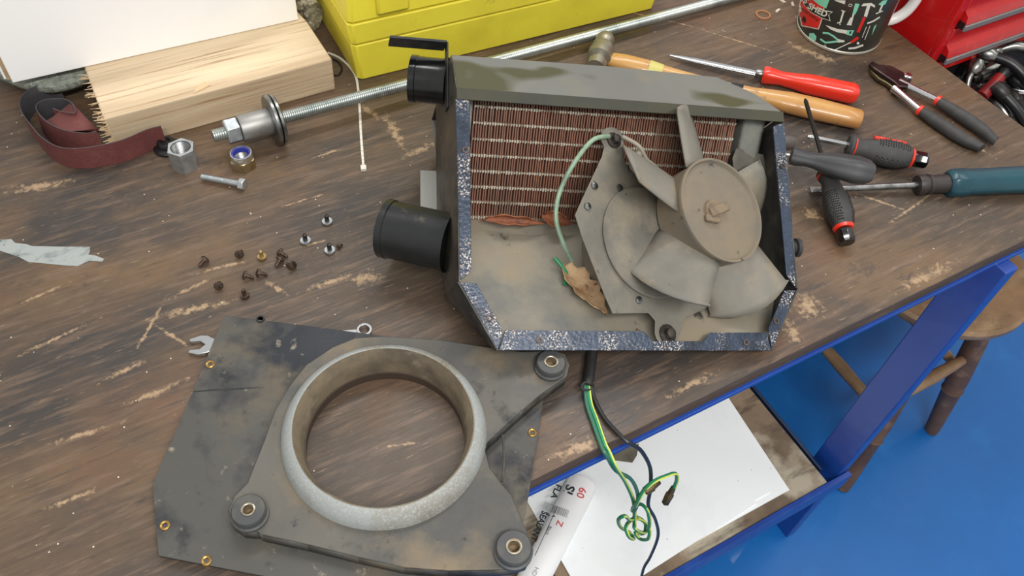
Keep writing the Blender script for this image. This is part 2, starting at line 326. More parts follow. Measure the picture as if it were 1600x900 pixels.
part(MB().lathe([(0, .009), (.010, .010), (.016, .009), (.016, .004)], 18, Matrix.Translation((.1925, .245, -.012))), 'pivot_boss', mat('rusty_boss', (92, 86, 82), .45, .7, [((130, 84, 56), 40, .5, .65)]))
# fan motor plate + fan
AX = V((.313, .103, .947)).normalized(); U = (V((1, 0, 0)) - AX * AX.x).normalized(); W = AX.cross(U)
E0 = V((.0318, .0181, -.004)); PD = AX.dot(E0)
def onp(a, b, off=0): return V((a, b, (PD + off - AX.x * a - AX.y * b) / AX.z))
def uv(a, b): p = onp(a, b) - E0; return (p.dot(U), p.dot(W))
FM = Matrix(((U.x, W.x, AX.x, E0.x), (U.y, W.y, AX.y, E0.y), (U.z, W.z, AX.z, E0.z), (0, 0, 0, 1)))
def arc_ab(a, b, r, d0, d1, n=8): return [(a + r * math.cos(R(d0 + (d1 - d0) * i / n)), b + r * math.sin(R(d0 + (d1 - d0) * i / n))) for i in range(n + 1)]
outl = arc_ab(-.0135, .234, .0165, 25, 215) + [(-.031, .212), (-.060, .160), (-.0715, .139), (-.065, .115), (-.0428, .055), (-.0344, .0354), (.012, .039), (.020, .031)] + arc_ab(.0335, .018, .0155, 165, 330) + [(.062, .036), (.120, .060), (.150, .110), (.150, .160), (.115, .190), (.040, .196), (.004, .200), (-.002, .218)]
mot = part(MB().prism([uv(*p) for p in outl], -.002, 0, M=FM), 'motor_plate', DUSTP, bevel=.0008)
cu_ = uv(.0200, .1180); mc = Matrix.Translation(FM @ V((cu_[0], cu_[1], 0))) @ FM.to_3x3().to_4x4() @ Matrix.Rotation(R(-90), 4, 'Y')
MB().lathe([(-.055, .050), (-.002, .062), (.0035, .0640), (.0050, .0625), (.0055, .052), (.0080, .040), (.0095, .022), (.010, .004)], 48, mc).build('motor_cup', DUSTP, mot)
for a, b in [(-.0560, .150), (-.045, .175), (.0, .052), (-.012, .1775)]:
    p = onp(a, b); MB().lathe([(0, .0045), (.0016, .0042), (.0024, .002)], 12, Matrix.Translation(p) @ FM.to_3x3().to_4x4() @ Matrix.Rotation(R(-90), 4, 'Y')).build('rivet', STEEL, mot)
for a, b, r_ in [(-.0145, .2335, .0055), (.0335, .0165, .0065)]:
    p = onp(a, b); MB().lathe([(-.004, r_ * 1.7), (.002, r_ * 1.7), (.003, r_), (.008, r_ * .9), (.009, r_ * .5)], 14, Matrix.Translation(p) @ FM.to_3x3().to_4x4() @ Matrix.Rotation(R(-90), 4, 'Y')).build('mount_bolt', mat('greasy_bolt', (78, 72, 66), .45, .6, [((48, 44, 40), 80, .4, .6)]), mot)
MB().slab([(.150, .243, -.036), (.190, .240, -.044), (.193, .222, -.046), (.186, .214, -.046), (.146, .216, -.038), (.144, .230, -.036)], -.002).build('mount_ear', DUSTP, mot, bevel=.0008)
FC = V((.0900, .1490, -.0055))
fan = bpy.data.objects.new('fan', None)
FF = Matrix(((U.x, W.x, AX.x, FC.x), (U.y, W.y, AX.y, FC.y), (U.z, W.z, AX.z, FC.z), (0, 0, 0, 1)))
hub = part(MB().lathe([(-.018, .0575), (.018, .0590), (.0215, .0605), (.0240, .0600), (.0240, .0575), (.0205, .0555), (.0215, .030), (.0225, .012), (.0225, .0)], 56, FF @ Matrix.Rotation(R(-90), 4, 'Y'), cap=(True, False)), 'fan_hub', mat('fan_hub_dust', (120, 108, 90), .62, 0, [((100, 96, 88), 12, .42, .7), ((44, 46, 50), 34, .62, .68)]))
CL = mat('dusty_clip', (124, 108, 88), .65, 0, [((98, 84, 68), 40, .45, .65)])
MB().lathe([(.020, .0135), (.0255, .0125), (.0255, .0085), (.0275, .0075), (.0275, 0)], 18, FF @ Matrix.Translation((-.014, -.004, 0)) @ Matrix.Rotation(R(-90), 4, 'Y'), cap=(True, False)).build('hub_nut', CL, hub)
MB().box(-.014, .016, -.0055, .0055, .0215, .0300, FF @ Matrix.Translation((-.010, -.003, 0)) @ Matrix.Rotation(R(24), 4, 'Z')).box(-.024, -.004, -.014, -.006, .0215, .0270, FF @ Matrix.Translation((-.004, -.004, 0))).build('spring_clip', CL, hub, bevel=.0018)
for th, rk in ((156, 1), (98, 1), (24, .80), (-60, .93), (-128, 1)):
    P = []; be = R(38)
    for i in range(9):
        s = i / 8; r0 = .048 + (.128 * rk - .048) * s; row = []
        for j in range(9):
            c = (j / 8 - .5); ch = .074 + .024 * s; x = c * ch
            camb = .010 * (1 - 4 * c * c) * (1 - .2 * s)
            rr = r0 - (.016 * (c * 2) ** 2 if i > 6 else 0) * (i - 6) / 2 + .006 * c
            tw = be - R(10) * (1 - s)
            row.append((x, camb, rr, tw))
        P.append([(V((rr, math.cos(tw) * x - math.sin(tw) * cb_, math.sin(tw) * x + math.cos(tw) * cb_))) for x, cb_, rr, tw in row])
    M = FF @ Matrix.Rotation(R(th), 4, 'Z') @ Matrix.Translation((0, 0, -.002))
    mb = MB().grid([[M @ p for p in r_] for r_ in P])
    mb.build('fan_blade', FAN, hub, smooth=60, solid=.0022)
# wires inside
GREEN = mat('green_wire', (34, 128, 84), .4); PALEGREEN = mat('pale_green_wire', (134, 158, 134), .5, 0, [((104, 126, 106), 40, .4, .6)])
part(MB().tube(smoothpath([onp(-.022, .236, .004), onp(-.045, .226, .006), (-.066, .200, .004), (-.0800, .170, -.008), (-.0830, .143, -.015), (-.075, .118, -.02), (-.062, .100, -.03)]), .0026, 8), 'inner_wire', PALEGREEN)
part(MB().tube(smoothpath([onp(-.004, .238, .006), (.012, .226, -.004), (.024, .214, -.012), (.040, .206, -.02), (.052, .190, -.028)]), .0024, 8), 'inner_wire', mat('grey_wire', (140, 134, 120), .6))
part(MB().tube(smoothpath([(-.074, .108, -.055), (-.062, .090, -.052), (-.066, .076, -.047)]), .0024, 8), 'inner_wire', GREEN)
part(MB().tube(smoothpath([(.016, .222, -.010), (.008, .206, -.014), (.022, .196, -.012), (.034, .196, -.016)]), .0045, 8), 'inner_wire', mat('grey_wire', (140, 134, 120)))
# outgoing lead: grey sleeve, two wires over the bench edge
lead = [T(930, 520, .030), T(926, 545, .012), T(922, 575, .0075), T(918, 604, .0075)]
part(MB().tube([hloc(p) for p in smoothpath(lead)], .0062, 14), 'cable_sleeve', mat('black_sleeve', (34, 33, 32), .5))
part(MB().tube([hloc(T(918, 604, .0085) + V((math.cos(a) * .0078, math.sin(a) * .004, math.sin(a * .7) * .004))) for a in [i * .42 for i in range(16)]], .0014, 6), 'cable_sleeve', RUBBER)
HY = .262
YEL = mat('yellow_stripe', (206, 214, 96), .45); GDK = mat('green_wire', (30, 120, 80))
g_main = [T(918, 600, .008), T(922, 630, .004), T(931, 655, .004), T(943, 690, .003), T(950, 704, -.002), TY(962, 730, HY), TY(978, 755, HY), TY(990, 785, HY), TY(991, 815, HY)]
coil = [(991, 815), (992, 826), (1006, 832), (1008, 818), (996, 808), (984, 812), (976, 806), (966, 812), (970, 824), (984, 832), (990, 842), (982, 838), (978, 822), (988, 812), (1002, 812), (1014, 826), (1012, 842), (1000, 842), (992, 832), (1004, 834), (1014, 822), (1012, 800), (1002, 788), (990, 792), (988, 798)]
back = [(988, 798), (995, 785), (1006, 766), (1022, 752), (1040, 744), (1055, 740), (1057, 750), (1052, 764)]
def wobble(ps, amp): return [TY(x, y, HY - amp * math.sin(i * 1.3)) for i, (x, y) in enumerate(ps)]
g_all = g_main + wobble(coil, .010)[1:] + [TY(x, y, HY - .008) for x, y in back][1:]
gp = [hloc(p) for p in smoothpath(g_all, 6)]
part(MB().tube(gp, .0022, 8), 'earth_wire', GDK)
part(MB().tube([p + HR.transposed() @ V((.0009, -.0016, .0008)) for p in gp], .00115, 6), 'earth_wire_stripe', YEL)
g2 = [T(914, 602, .008), T(917, 632, .004), T(927, 662, .004), T(940, 698, .003), T(948, 712, -.002), TY(962, 735, HY + .002), TY(985, 748, HY), TY(996, 770, HY - .004), TY(995, 790, HY - .006), TY(990, 800, HY)]
part(MB().tube([hloc(p) for p in smoothpath(g2)], .0022, 8), 'earth_wire', mat('green_wire_dull', (52, 104, 84), .45))
bk = [T(924, 604, .008), T(930, 625, .004), T(946, 655, .004), T(975, 686, .003), T(987, 694, -.002), TY(1003, 706, HY + .004), TY(1016, 732, HY), TY(1016, 765, HY), TY(1013, 790, HY), TY(1024, 812, HY), TY(1028, 838, HY), TY(1016, 870, HY), TY(1005, 890, HY), TY(998, 925, HY)]
part(MB().tube([hloc(p) for p in smoothpath(bk)], .0023, 8), 'black_wire', mat('black_wire', (34, 34, 36), .4))
brass = mat('old_brass', (112, 96, 66), .45, .7, [((62, 56, 46), 60, .45, .65)])
for p, q in (((1052, 762), (1040, 785)), ((1030, 752), (1008, 768))):
    A = hloc(TY(*p, HY - .008)); B = hloc(TY(*q, HY - .010)); part(MB().tube([A, A + (B - A) * .45, A + (B - A) * .5, B], [.0035, .0045, .0058, .0050], 6), 'connector', brass)

# ------------------------------------------------------------------ dry leaves in the heater
def leaf(name, label, loc_l, length, width, rz, curl, bend, m, lobes=5, seed=0, tilt=0):
    rnd = random.Random(seed); P = []
    n = 18
    for i in range(n + 1):
        t = i / n; wv = width * (math.sin(math.pi * min(1, t * 1.02) ** .8) ** .7) * (1 + .17 * math.sin(t * math.pi * 2 * lobes + seed)) + .0004
        row = []
        for j in range(-4, 5):
            s = j / 4
            a = s * curl; y = wv / 2 * (math.sin(a) / curl); z = wv / 2 * (1 - math.cos(a)) / curl + length * bend * math.sin(t * math.pi) + .0016 * rnd.uniform(-1, 1) * abs(s)
            row.append(V((t * length + .002 * math.sin(s * 3 + t * 9), y, z + .0012 * abs(math.sin(t * 14 + abs(s) * 4)))))
        P.append(row)
    mb = MB().grid(P); o = mb.build(name, m, None, smooth=60, solid=.0007)
    W3 = HR.to_4x4() @ Matrix.Rotation(R(-29), 4, 'X')
    o.matrix_world = Matrix.Translation(HO + HR @ V(loc_l)) @ W3 @ Matrix.Rotation(R(rz), 4, 'Z') @ Matrix.Rotation(R(tilt), 4, 'X')
    tag(o, label, 'leaf')
    return o
LM = mat('dry_leaf', (186, 156, 118), .7, 0, [((130, 96, 66), 40, .45, .7), ((188, 160, 122), 26, .52, .72), ((96, 60, 40), 90, .62, .7)], bump=(200, .4))
LO = mat('orange_leaf', (150, 92, 62), .65, 0, [((112, 64, 44), 40, .45, .7), ((190, 150, 118), 24, .56, .72)], bump=(200, .4))
leaf('dry_leaf', 'pale tan crumpled dry leaf lying at the foot of the fan motor plate', (-.063, .100, -.056), .078, .036, -62, .9, -.05, LM, 4, 1)
leaf('dry_leaf', 'long rolled orange brown dry leaf against the left foot of the copper core', (-.148, .157, -.082), .070, .026, -3, 2.3, .06, LO, 3, 2, 40)
leaf('dry_leaf', 'small curled orange dry leaf beside the pale green looped wire', (-.078, .165, -.084), .036, .032, -18, 2.0, .14, LO, 2, 3, 50)

# ------------------------------------------------------------------ fan cover plate
CO = V((.1205, .371, 0)); ca = math.atan2(-.575, .818)
cover = thing('fan_cover', 'dusty black heater cover plate with a large round fan opening and three rubber mounts', 'heater cover', CO, ca)
CI = (Matrix.Translation(CO) @ Matrix.Rotation(ca, 4, 'Z')).inverted()
def cov(px, py, z): p = CI @ T(px, py, z); return (p.x, p.y)
cp = lambda mb, name, m, **k: mb.build(name, m, cover, **k)
PZ, SZC, RZ = .010, .026, .046
RC = cov(600, 660, RZ)
plm = mat('cover_sheet', (74, 73, 69), .55, .1, [((98, 88, 72), 8, .50, .68), ((30, 34, 42), 6.5, .50, .60), ((24, 27, 33), 16, .58, .7), ((138, 130, 116), 60, .64, .74)], bump=(150, .1), rvar=(12, .4, .7))
sc_m = mat('cover_scroll', (92, 89, 82), .6, .1, [((74, 74, 73), 8, .45, .66), ((118, 105, 86), 9, .5, .66), ((40, 41, 43), 14, .60, .70), ((50, 50, 50), 60, .64, .74)], bump=(150, .1), rvar=(12, .45, .72))
main = [cov(*p, PZ) for p in [(352, 493), (347, 500), (300, 615), (240, 752), (239, 765), (248, 868), (330, 884), (440, 905), (560, 925), (700, 918), (800, 890), (822, 800), (834, 720), (851, 612), (830, 575), (780, 548), (570, 521), (470, 508)]]
cp(MB().prism(main, PZ - .0018, PZ, [circ(RC[0], RC[1], .0885, 48)]), 'base_plate', plm, bevel=.0006)
# downward folded rim under the plate
rim = MB()
for i in range(len(main)):
    p, q = main[i], main[(i + 1) % len(main)]; d = V((q[0] - p[0], q[1] - p[1], 0)).normalized(); nrm = V((-d.y, d.x, 0))
    rim.box(0, (V(q) - V(p)).length, 0, .0016, .0066, PZ - .0018, Matrix.Translation((p[0], p[1], 0)) @ Matrix.Rotation(math.atan2(d.y, d.x), 4, 'Z'))
cp(rim, 'rim', PAINTBLK)
scroll = [(600, 525), (555, 528), (520, 542), (478, 570), (452, 603), (430, 640), (412, 690), (386, 755), (366, 775), (357, 797), (362, 816), (380, 829), (402, 830), (410, 835), (480, 850), (560, 870), (632, 886), (700, 891), (770, 890), (797, 888), (822, 880), (832, 860), (826, 838), (800, 775), (784, 756), (765, 730), (757, 700), (762, 690), (800, 655), (842, 618), (884, 588), (890, 570), (884, 554), (866, 547), (815, 549), (780, 545), (690, 531)]
sp_ = [cov(*p, SZC) for p in scroll]
def toward(p, k): return (RC[0] + (p[0] - RC[0]) * k, RC[1] + (p[1] - RC[1]) * k)
cp(MB().prism(sp_, SZC - .002, SZC, [circ(RC[0], RC[1], .0885, 48)]), 'scroll_plate', sc_m, bevel=.001)
sk = MB()
for i in range(len(sp_)):
    p, q = sp_[i], sp_[(i + 1) % len(sp_)]; sk.quad((p[0], p[1], PZ), (q[0], q[1], PZ), (q[0], q[1], SZC - .002), (p[0], p[1], SZC - .002))
cp(sk, 'scroll_wall', plm, smooth=30, solid=.0012)
cp(MB().tube([(x, y, SZC + .0003) for x, y in [cov(*p, SZC) for p in smoothpath([(795, 677, 0), (786, 700, 0), (787, 725, 0), (784, 752, 0)], 4)]] if False else [(*cov(p.x, p.y, SZC), SZC + .0004) for p in smoothpath([(785, 680, 0), (787, 705, 0), (787, 730, 0), (784, 753, 0)], 4)], .0012, 6), 'crease', PAINTBLK)
cp(MB().tube([(*cov(x, y, PZ), PZ + .0001) for x, y in [(302, 612), (340, 609), (380, 607), (412, 605)]], [.0004, .0010, .0008, .0002], 6), 'scratch', PAINTBLK)
ringm = mat('inlet_ring', (150, 154, 152), .6, .1, [((126, 120, 106), 10, .5, .68), ((166, 170, 170), 420, .5, .7), ((126, 126, 122), 500, .60, .70)], bump=(500, .12))
ringM = Matrix.Translation((RC[0], RC[1], 0)) @ Matrix.Rotation(R(-90), 4, 'Y')
rp = [(RZ - .001, .0856), (RZ, .0866), (RZ - .0016, .0895), (RZ - .008, .0950), (SZC + .006, .0975), (SZC, .0985), (SZC - .002, .0970), (SZC - .002, .0850), (RZ - .006, .0835)]
cp(MB().lathe(rp + [rp[0]], 96, ringM, cap=(False, False)), 'inlet_ring', ringm)
thr_ = mat('throat_rust', (124, 112, 92), .6, .1, [((92, 84, 72), 16, .45, .66), ((150, 140, 122), 24, .54, .7), ((102, 72, 50), 30, .62, .72)], bump=(200, .2))
cp(MB().lathe([(.010, .0785), (RZ - .016, .0790), (RZ - .011, .0800), (RZ - .004, .0835), (RZ - .0005, .0850), (RZ - .001, .0858), (RZ - .006, .0840), (RZ - .013, .0812), (.010, .0806), (.010, .0785)], 96, ringM, cap=(False, False)), 'throat', thr_)
cp(MB().lathe([(.0, .0800), (.012, .0790), (.012, .0770), (.0, .0775), (.0, .0800)], 96, ringM, cap=(False, False)), 'inner_lip', mat('inner_rust', (70, 58, 48), .6, .1))
for px, py, r_, hole in [(388, 797, .0150, .0045), (861, 566, .0150, .0052), (803, 855, .0158, .0052)]:
    x, y = cov(px, py, SZC + .011); Mx = Matrix.Translation((x, y, SZC)) @ Matrix.Rotation(R(-90), 4, 'Y')
    g = cp(MB().lathe([(0, r_ * 1.12), (.0035, r_ * 1.12), (.0042, r_ * 1.0), (.0055, r_ * .96), (.0065, r_ * 1.02), (.0105, r_ * 1.02), (.0122, r_ * .94), (.0122, hole * 1.35), (0, hole * 1.35)], 40, Mx, cap=(False, False)), 'rubber_mount', mat('mount_rubber', (62, 64, 65), .5, 0, [((84, 82, 76), 40, .48, .7)]))
    MB().lathe([(0, hole * 1.38), (.0132, hole * 1.38), (.0135, hole * 1.15), (.013, hole), (0, hole)], 24, Mx, cap=(False, False)).build('sleeve', mat('worn_sleeve', (176, 168, 150), .35, .8, [((112, 92, 70), 80, .5, .7)]), g)
    MB().lathe([(0, hole), (.003, hole)], 16, Mx).build('bore', mat('bore_wood', (120, 100, 74), .7), g)
for px, py in [(328, 568), (257, 820), (322, 875), (832, 675)]:
    x, y = cov(px, py, PZ + .002); Mx = Matrix.Translation((x, y, PZ)) @ Matrix.Rotation(R(-90), 4, 'Y')
    cp(MB().lathe([(-.004, .0048), (.0012, .0046), (.0018, .0038), (.0012, .0024), (-.002, .0020)], 18, Mx), 'clip', mat('brass_clip', (172, 138, 78), .35, .8, [((104, 78, 44), 90, .5, .7)]))
x, y = cov(407, 499, PZ); cp(MB().lathe([(-.001, .0045), (.0012, .0045), (.0012, .003), (-.001, .003)], 18, Matrix.Translation((x, y, PZ)) @ Matrix.Rotation(R(-90), 4, 'Y')), 'grommet', BLACKP)

# ------------------------------------------------------------------ spanner under the cover plate
A_, B_ = T(320, 543), T(570, 520); p, rz, L, _ = axis_frame(A_, B_)
sp = thing('combination_spanner', 'small chrome combination spanner trapped beneath the fan cover plate', 'spanner', (p.x, p.y, 0), rz)
shaft = MB().prism([(.010, -.0032), (L - .008, -.0030), (L - .008, .0030), (.010, .0032)], .0015, .0048)
shaft.build('shaft', CHROME, sp, bevel=.0008)
MB().prism([(x * 1.22, y * 1.15) for x, y in [(.011, -.004), (.004, -.0095), (-.004, -.0105), (-.0125, -.0075), (-.0115, -.0045), (-.003, -.0045), (.0015, 0), (-.003, .0045), (-.0115, .0045), (-.0125, .0075), (-.004, .0105), (.004, .0095), (.011, .004)]], .0008, .0062).build('open_end', CHROME, sp, bevel=.0008)
MB().prism(circ(L, 0, .0082, 28), .0005, .0068, [circ(L, 0, .0056, 24)]).build('ring_end', CHROME, sp, bevel=.0007)

# ------------------------------------------------------------------ screws
BRN = [mat('rusty_screw', (84, 66, 52), .5, .5, [((48, 38, 32), 200, .45, .6)]), mat('brassy_screw', (160, 136, 92), .4, .7)]
def screw(px, py, head_dir, m, label, group, r=.0052, ln=.0085, stand=False, shm=None):
    c = T(px, py, r * .8); o = thing('screw', label, 'screw', (c.x, c.y, 0), R(head_dir), group)
    if stand: M = Matrix.Translation((0, 0, 0)) @ Matrix.Rotation(R(-90), 4, 'Y')          # on its head, shank up
    else: M = Matrix.Translation((0, 0, r * .97)) @ Matrix.Rotation(R(24), 4, 'Y') @ Matrix.Translation((-.002, 0, 0))
    if stand:
        MB().lathe([(0, r * .62), (.0016, r * .98), (.003, r), (.004, r), (.004, r * .5)], 16, M).build('head', m, o)
        MB().lathe([(.003, r * .45), (.004 + ln, r * .42), (.0045 + ln, r * .3)], 10, M).build('shank', shm or m, o)
    else:
        MB().lathe([(-.0034, r * .55), (-.0026, r * .88), (-.001, r), (0, r), (0, r * .5)], 16, M).build('head', m, o)
        MB().lathe([(0, r * .45), (ln, r * .40), (ln + .001, r * .2)], 10, M).build('shank', shm or m, o)
    return o
g = 'small rusty screws scattered on the bench top'
for px, py, a, lb in [(318, 409, 200, 'dull rusty screw lying alone, the screw furthest from the heater spout'), (375, 397, 60, 'black round headed screw lying between the brassy screw and the outermost dull screw'),
                      (342, 446, 75, 'black screw lying head up, the screw closest to the open spanner jaw'),
                      (441, 397, 310, 'rusty screw in a tight cluster of three'), (436, 409, 215, 'rusty screw in a tight cluster of three'), (455, 415, 120, 'rusty screw in a tight cluster of three'),
                      (387, 432, 330, 'rusty screw of a pair lying side by side above the tipped screw'), (408, 428, 340, 'rusty screw of a pair lying side by side above the tipped screw')]:
    screw(px, py, a, BRN[0], lb, g if 'cluster' not in lb and 'pair' not in lb else ('cluster of three rusty screws' if 'cluster' in lb else 'pair of rusty screws'))
screw(382, 460, 20, BRN[0], 'rusty brown screw tipped shank up, closest of its scatter to the fan cover plate', g, stand=True)
screw(409, 400, 20, BRN[1], 'pale brassy screw among the small dark rusty screws', g, stand=True)
screw(532, 384, 30, BRN[0], 'tiny brown screw beside a silver flanged screw', g, r=.003, ln=.005)
for px, py, lb in [(511, 344, 'silver flanged screw on its head, furthest of three from the fan cover plate'), (477, 374, 'silver flanged screw on its head, closest of three to the rusty screws'), (515, 389, 'silver flanged screw on its head beside a tiny brown screw')]:
    screw(px, py, 10, ZINC, lb, 'three silver flanged screws left of the heater spout', r=.0062, ln=.009, stand=True, shm=DARKSTEEL)

# ------------------------------------------------------------------ loose fasteners
c = T(291, 258); o = thing('coupling_nut', 'tall plain zinc hexagon coupling nut standing beside a black rubber cap', 'nut', (c.x, c.y, 0), R(12))
MB().prism(circ(0, 0, .0172, 6), 0, .030, [circ(0, 0, .0122, 28)]).build('body', ZINC, o, bevel=.0008)
thr = []
for i in range(16): thr += [(.001 + i * .0018, .0124), (.0019 + i * .0018, .0114)]
MB().lathe(thr, 28, Matrix.Rotation(R(-90), 4, 'Y'), cap=(False, False)).build('thread', STEEL, o)
c = T(381, 258); o = thing('lock_nut', 'yellowish zinc lock nut with a blue nylon insert ring', 'nut', (c.x, c.y, 0), R(20))
MB().prism(circ(0, 0, .0165, 6), 0, .0135, [circ(0, 0, .0095, 28)]).build('body', mat('yellow_zinc', (188, 172, 138), .28, .9, [((150, 124, 84), 50, .45, .7)]), o, bevel=.0012)
MB().lathe([(.0125, .0145), (.019, .0140), (.0215, .0132), (.0215, .0120), (.0125, .0110)], 32, Matrix.Rotation(R(-90), 4, 'Y'), cap=(False, False)).build('collar', mat('pale_zinc', (205, 200, 184), .25, .9), o)
MB().lathe([(.015, .0121), (.0200, .0121), (.0205, .0098), (.013, .0096)], 32, Matrix.Rotation(R(-90), 4, 'Y'), cap=(False, False)).build('nylon_ring', mat('blue_nylon', (58, 66, 158), .4), o)
MB().lathe([(x_, r_) for i in range(7) for x_, r_ in ((.001 + i * .002, .0096), (.002 + i * .002, .0085))], 28, Matrix.Rotation(R(-90), 4, 'Y'), cap=(False, False)).build('thread', STEEL, o)
A_, B_ = T(315, 278, .004), T(378, 290, .004); p, rz, L, _ = axis_frame(A_, B_)
o = thing('hex_bolt', 'short bright zinc hexagon bolt lying below the two big nuts', 'bolt', (p.x, p.y, 0), rz)
Mb = Matrix.Translation((0, 0, .0063))
MB().lathe([(0, .0030), (.001, .0038)] + [(x_, r_) for i in range(26) for x_, r_ in ((.0015 + i * .0011, .0039), (.0020 + i * .0011, .0035))] + [(.031, .0038)], 16, Mb).build('thread', ZINC, o)
MB().lathe([(.031, .0039), (L - .002, .0039)], 16, Mb).build('shank', ZINC, o)
MB().lathe([(L - .003, .0078), (L + .0035, .0078), (L + .0043, .0068)], 6, Mb).build('head', ZINC, o, bevel=.0006, smooth=20)
c = T(262, 232); o = thing('rubber_cap', 'round black rubber cap on the bench against the sawn timber', 'cap', (c.x, c.y, 0))
MB().lathe([(0, .0165), (.003, .0170), (.005, .0150), (.006, .0115), (.011, .0110), (.013, .0095), (.013, .006), (.010, .005)], 28, Matrix.Rotation(R(-90), 4, 'Y')).build('body', BLACKP, o)

# ------------------------------------------------------------------ threaded rod with puller parts
A_, B_ = T(332, 213, .0335), T(1130, 0, .012); d = (B_ - A_); p, rz, L, pit = axis_frame(A_, B_)
rod = thing('threaded_rod', 'long zinc threaded rod with a nut, bush and disc at one end', 'threaded rod', (A_.x, A_.y, 0), 0)
MR = Matrix.Translation((0, 0, A_.z)) @ Matrix.Rotation(rz, 4, 'Z') @ Matrix.Rotation(pit, 4, 'Y')
TL = 1.02; pr_ = [(0, .006)]
for i in range(int(TL / .0028)): pr_ += [(.001 + i * .0028, .0081), (.0020 + i * .0028, .0081), (.0024 + i * .0028, .0071)]
MB().lathe(pr_, 14, MR).build('rod', mat('zinc_rod', (184, 190, 184), .36, .85, [((140, 148, 146), 14, .42, .68), ((204, 208, 202), 30, .55, .75)]), rod, smooth=50)
MB().lathe([(.016, .0155), (.0175, .0168), (.0325, .0168), (.034, .0155)], 6, MR @ Matrix.Rotation(R(12), 4, 'X')).build('nut', ZINC, rod, smooth=20, bevel=.0008)
MB().lathe([(.0345, .0165), (.036, .0172), (.072, .0172), (.074, .0165)], 32, MR).build('bush', mat('bush_steel', (158, 157, 154), .48, .8, [((126, 124, 121), 30, .45, .7)]), rod)
MB().lathe([(.074, .0318), (.0755, .0332), (.0785, .0332), (.080, .0318)], 48, MR).build('disc', STEEL, rod)
MB().lathe([(.0800, .0300), (.0815, .0325), (.0845, .0325), (.086, .0310)], 48, MR).build('disc', STEEL, rod)

# ------------------------------------------------------------------ timber, carton, yellow case
wood = mat('sawn_pine', (200, 180, 150), .75, 0, [((182, 156, 124), 60, .42, .66, (.05, 1, 1)), ((222, 202, 170), 12, .5, .72, (.1, 1, 1)), ((164, 132, 98), 160, .55, .66, (.025, 1, 1))], bump=(150, .35, (.05, 1, 1)))
o = tag(at(MB().prism([(-.0125, 0), (.283, .002), (.283, .097), (.276, .150), (-.012, .150)], 0, .050).build('timber_block', wood, None, bevel=.0018), (0, .917, 0)), 'pale sawn pine timber block with ragged end under the white carton', 'timber')
sawm = mat('wood_fibre', (206, 180, 142), .8)
fib = MB(); rnd = random.Random(4)
for i in range(70):
    y = rnd.uniform(0, .1) if rnd.random() < .4 else 0.0; z = rnd.uniform(.001, .049) if y == 0 else .049 + rnd.uniform(-.006, .001)
    if y == 0 and rnd.random() < .3: y = rnd.uniform(0, .08)
    l_ = rnd.uniform(.003, .012); fib.tube([(-.010, y, z), (-.0125 - l_, y + rnd.uniform(-.003, .003), z + rnd.uniform(-.003, .004))], [.0009, .0003], 4)
fo = fib.build('splinters', sawm, o); fo['kind'] = 'stuff'
sli = MB().slab([(0.098, .004, .0512), (.122, .012, .0512), (.118, .022, .0512), (.104, .012, .0512)], .001); sli.build('torn_sliver', sawm, o)
WH = mat('white_card', (250, 250, 250), .55, 0, [((244, 245, 246), 6, .5, .75)])
c0 = T(20, 130, .0505); bx = thing('white_carton', 'large plain white carton resting on the pine timber block', 'box', (c0.x, c0.y, .0505), R(-1.5))
MB().box(0, .371, 0, .24, 0, .26).build('body', WH, bx, bevel=.001)
CARD = mat('brown_corrugated_card', (172, 146, 112), .8, 0, [((134, 110, 82), 60, .45, .65)])
for k in range(3): MB().box(-.0045, 0, .003 + k * .0012, .2, .004 + k * .003, .25).build('corrugated_edge', CARD, bx) if k == 0 else None
MB().box(-.0075, -.0045, .006, .2, .004, .25).build('side_flap', mat('white_card', (242, 243, 244)), bx)
YL = mat('yellow_plastic', (236, 222, 66), .42, 0, [((220, 204, 60), 9, .46, .72), ((150, 138, 66), 30, .64, .76)], bump=(120, .06))
c0 = T(560, 127); cs = thing('yellow_tool_case', 'scuffed yellow plastic tool case standing behind the threaded rod', 'tool case', (c0.x, c0.y, 0), R(-2.2))
def tier(z0, z1, i0, i1, name):
    w_, d_ = .50, .22
    def rr(i): return [(-i + .006, -i), (w_ + i - .006, -i), (w_ + i, -i + .006), (w_ + i, d_ + i), (-i, d_ + i), (-i, -i + .006)]
    MB().prism(rr(i0), z0, z1, top=rr(i1)).build(name, YL, cs, bevel=.0016)
tier(.001, .062, .000, .006, 'body'); tier(.062, .066, .0045, .0045, 'seam'); tier(.066, .098, .008, .010, 'rim'); tier(.098, .101, .0075, .0075, 'seam'); tier(.101, .165, .010, .004, 'lid')
MB().box(.030, .075, -.0165, -.009, .108, .150).build('latch', YL, cs, bevel=.003)
MB().box(.40, .445, -.0165, -.009, .108, .150).build('latch', YL, cs, bevel=.003)
# crumpled clear bag between carton and case
P = []; rnd = random.Random(9)
for i in range(13):
    t = i / 12; row = []
    for j in range(12):
        a = 2 * math.pi * j / 12; r_ = (.019 * math.sin(math.pi * (t * .86 + .1)) ** .7) * (1 + rnd.uniform(-.38, .38)); row.append(V((r_ * math.cos(a) - .012 * t, r_ * .8 * math.sin(a) + .02 * t, .008 + .11 * t)))
    P.append(row + [row[0]])
cl = mat('crumpled_clear_plastic', (176, 170, 148), .2, 0, [((108, 104, 88), 70, .45, .6), ((232, 230, 220), 110, .6, .68)], bump=(120, 1.0))
c0 = T(508, 58); o = MB().grid(P).build('plastic_bag', cl, None, smooth=25); at(o, (c0.x - .010, c0.y + .018, 0)); tag(o, 'crumpled clear plastic bag stuffed between the white carton and the yellow case', 'bag')
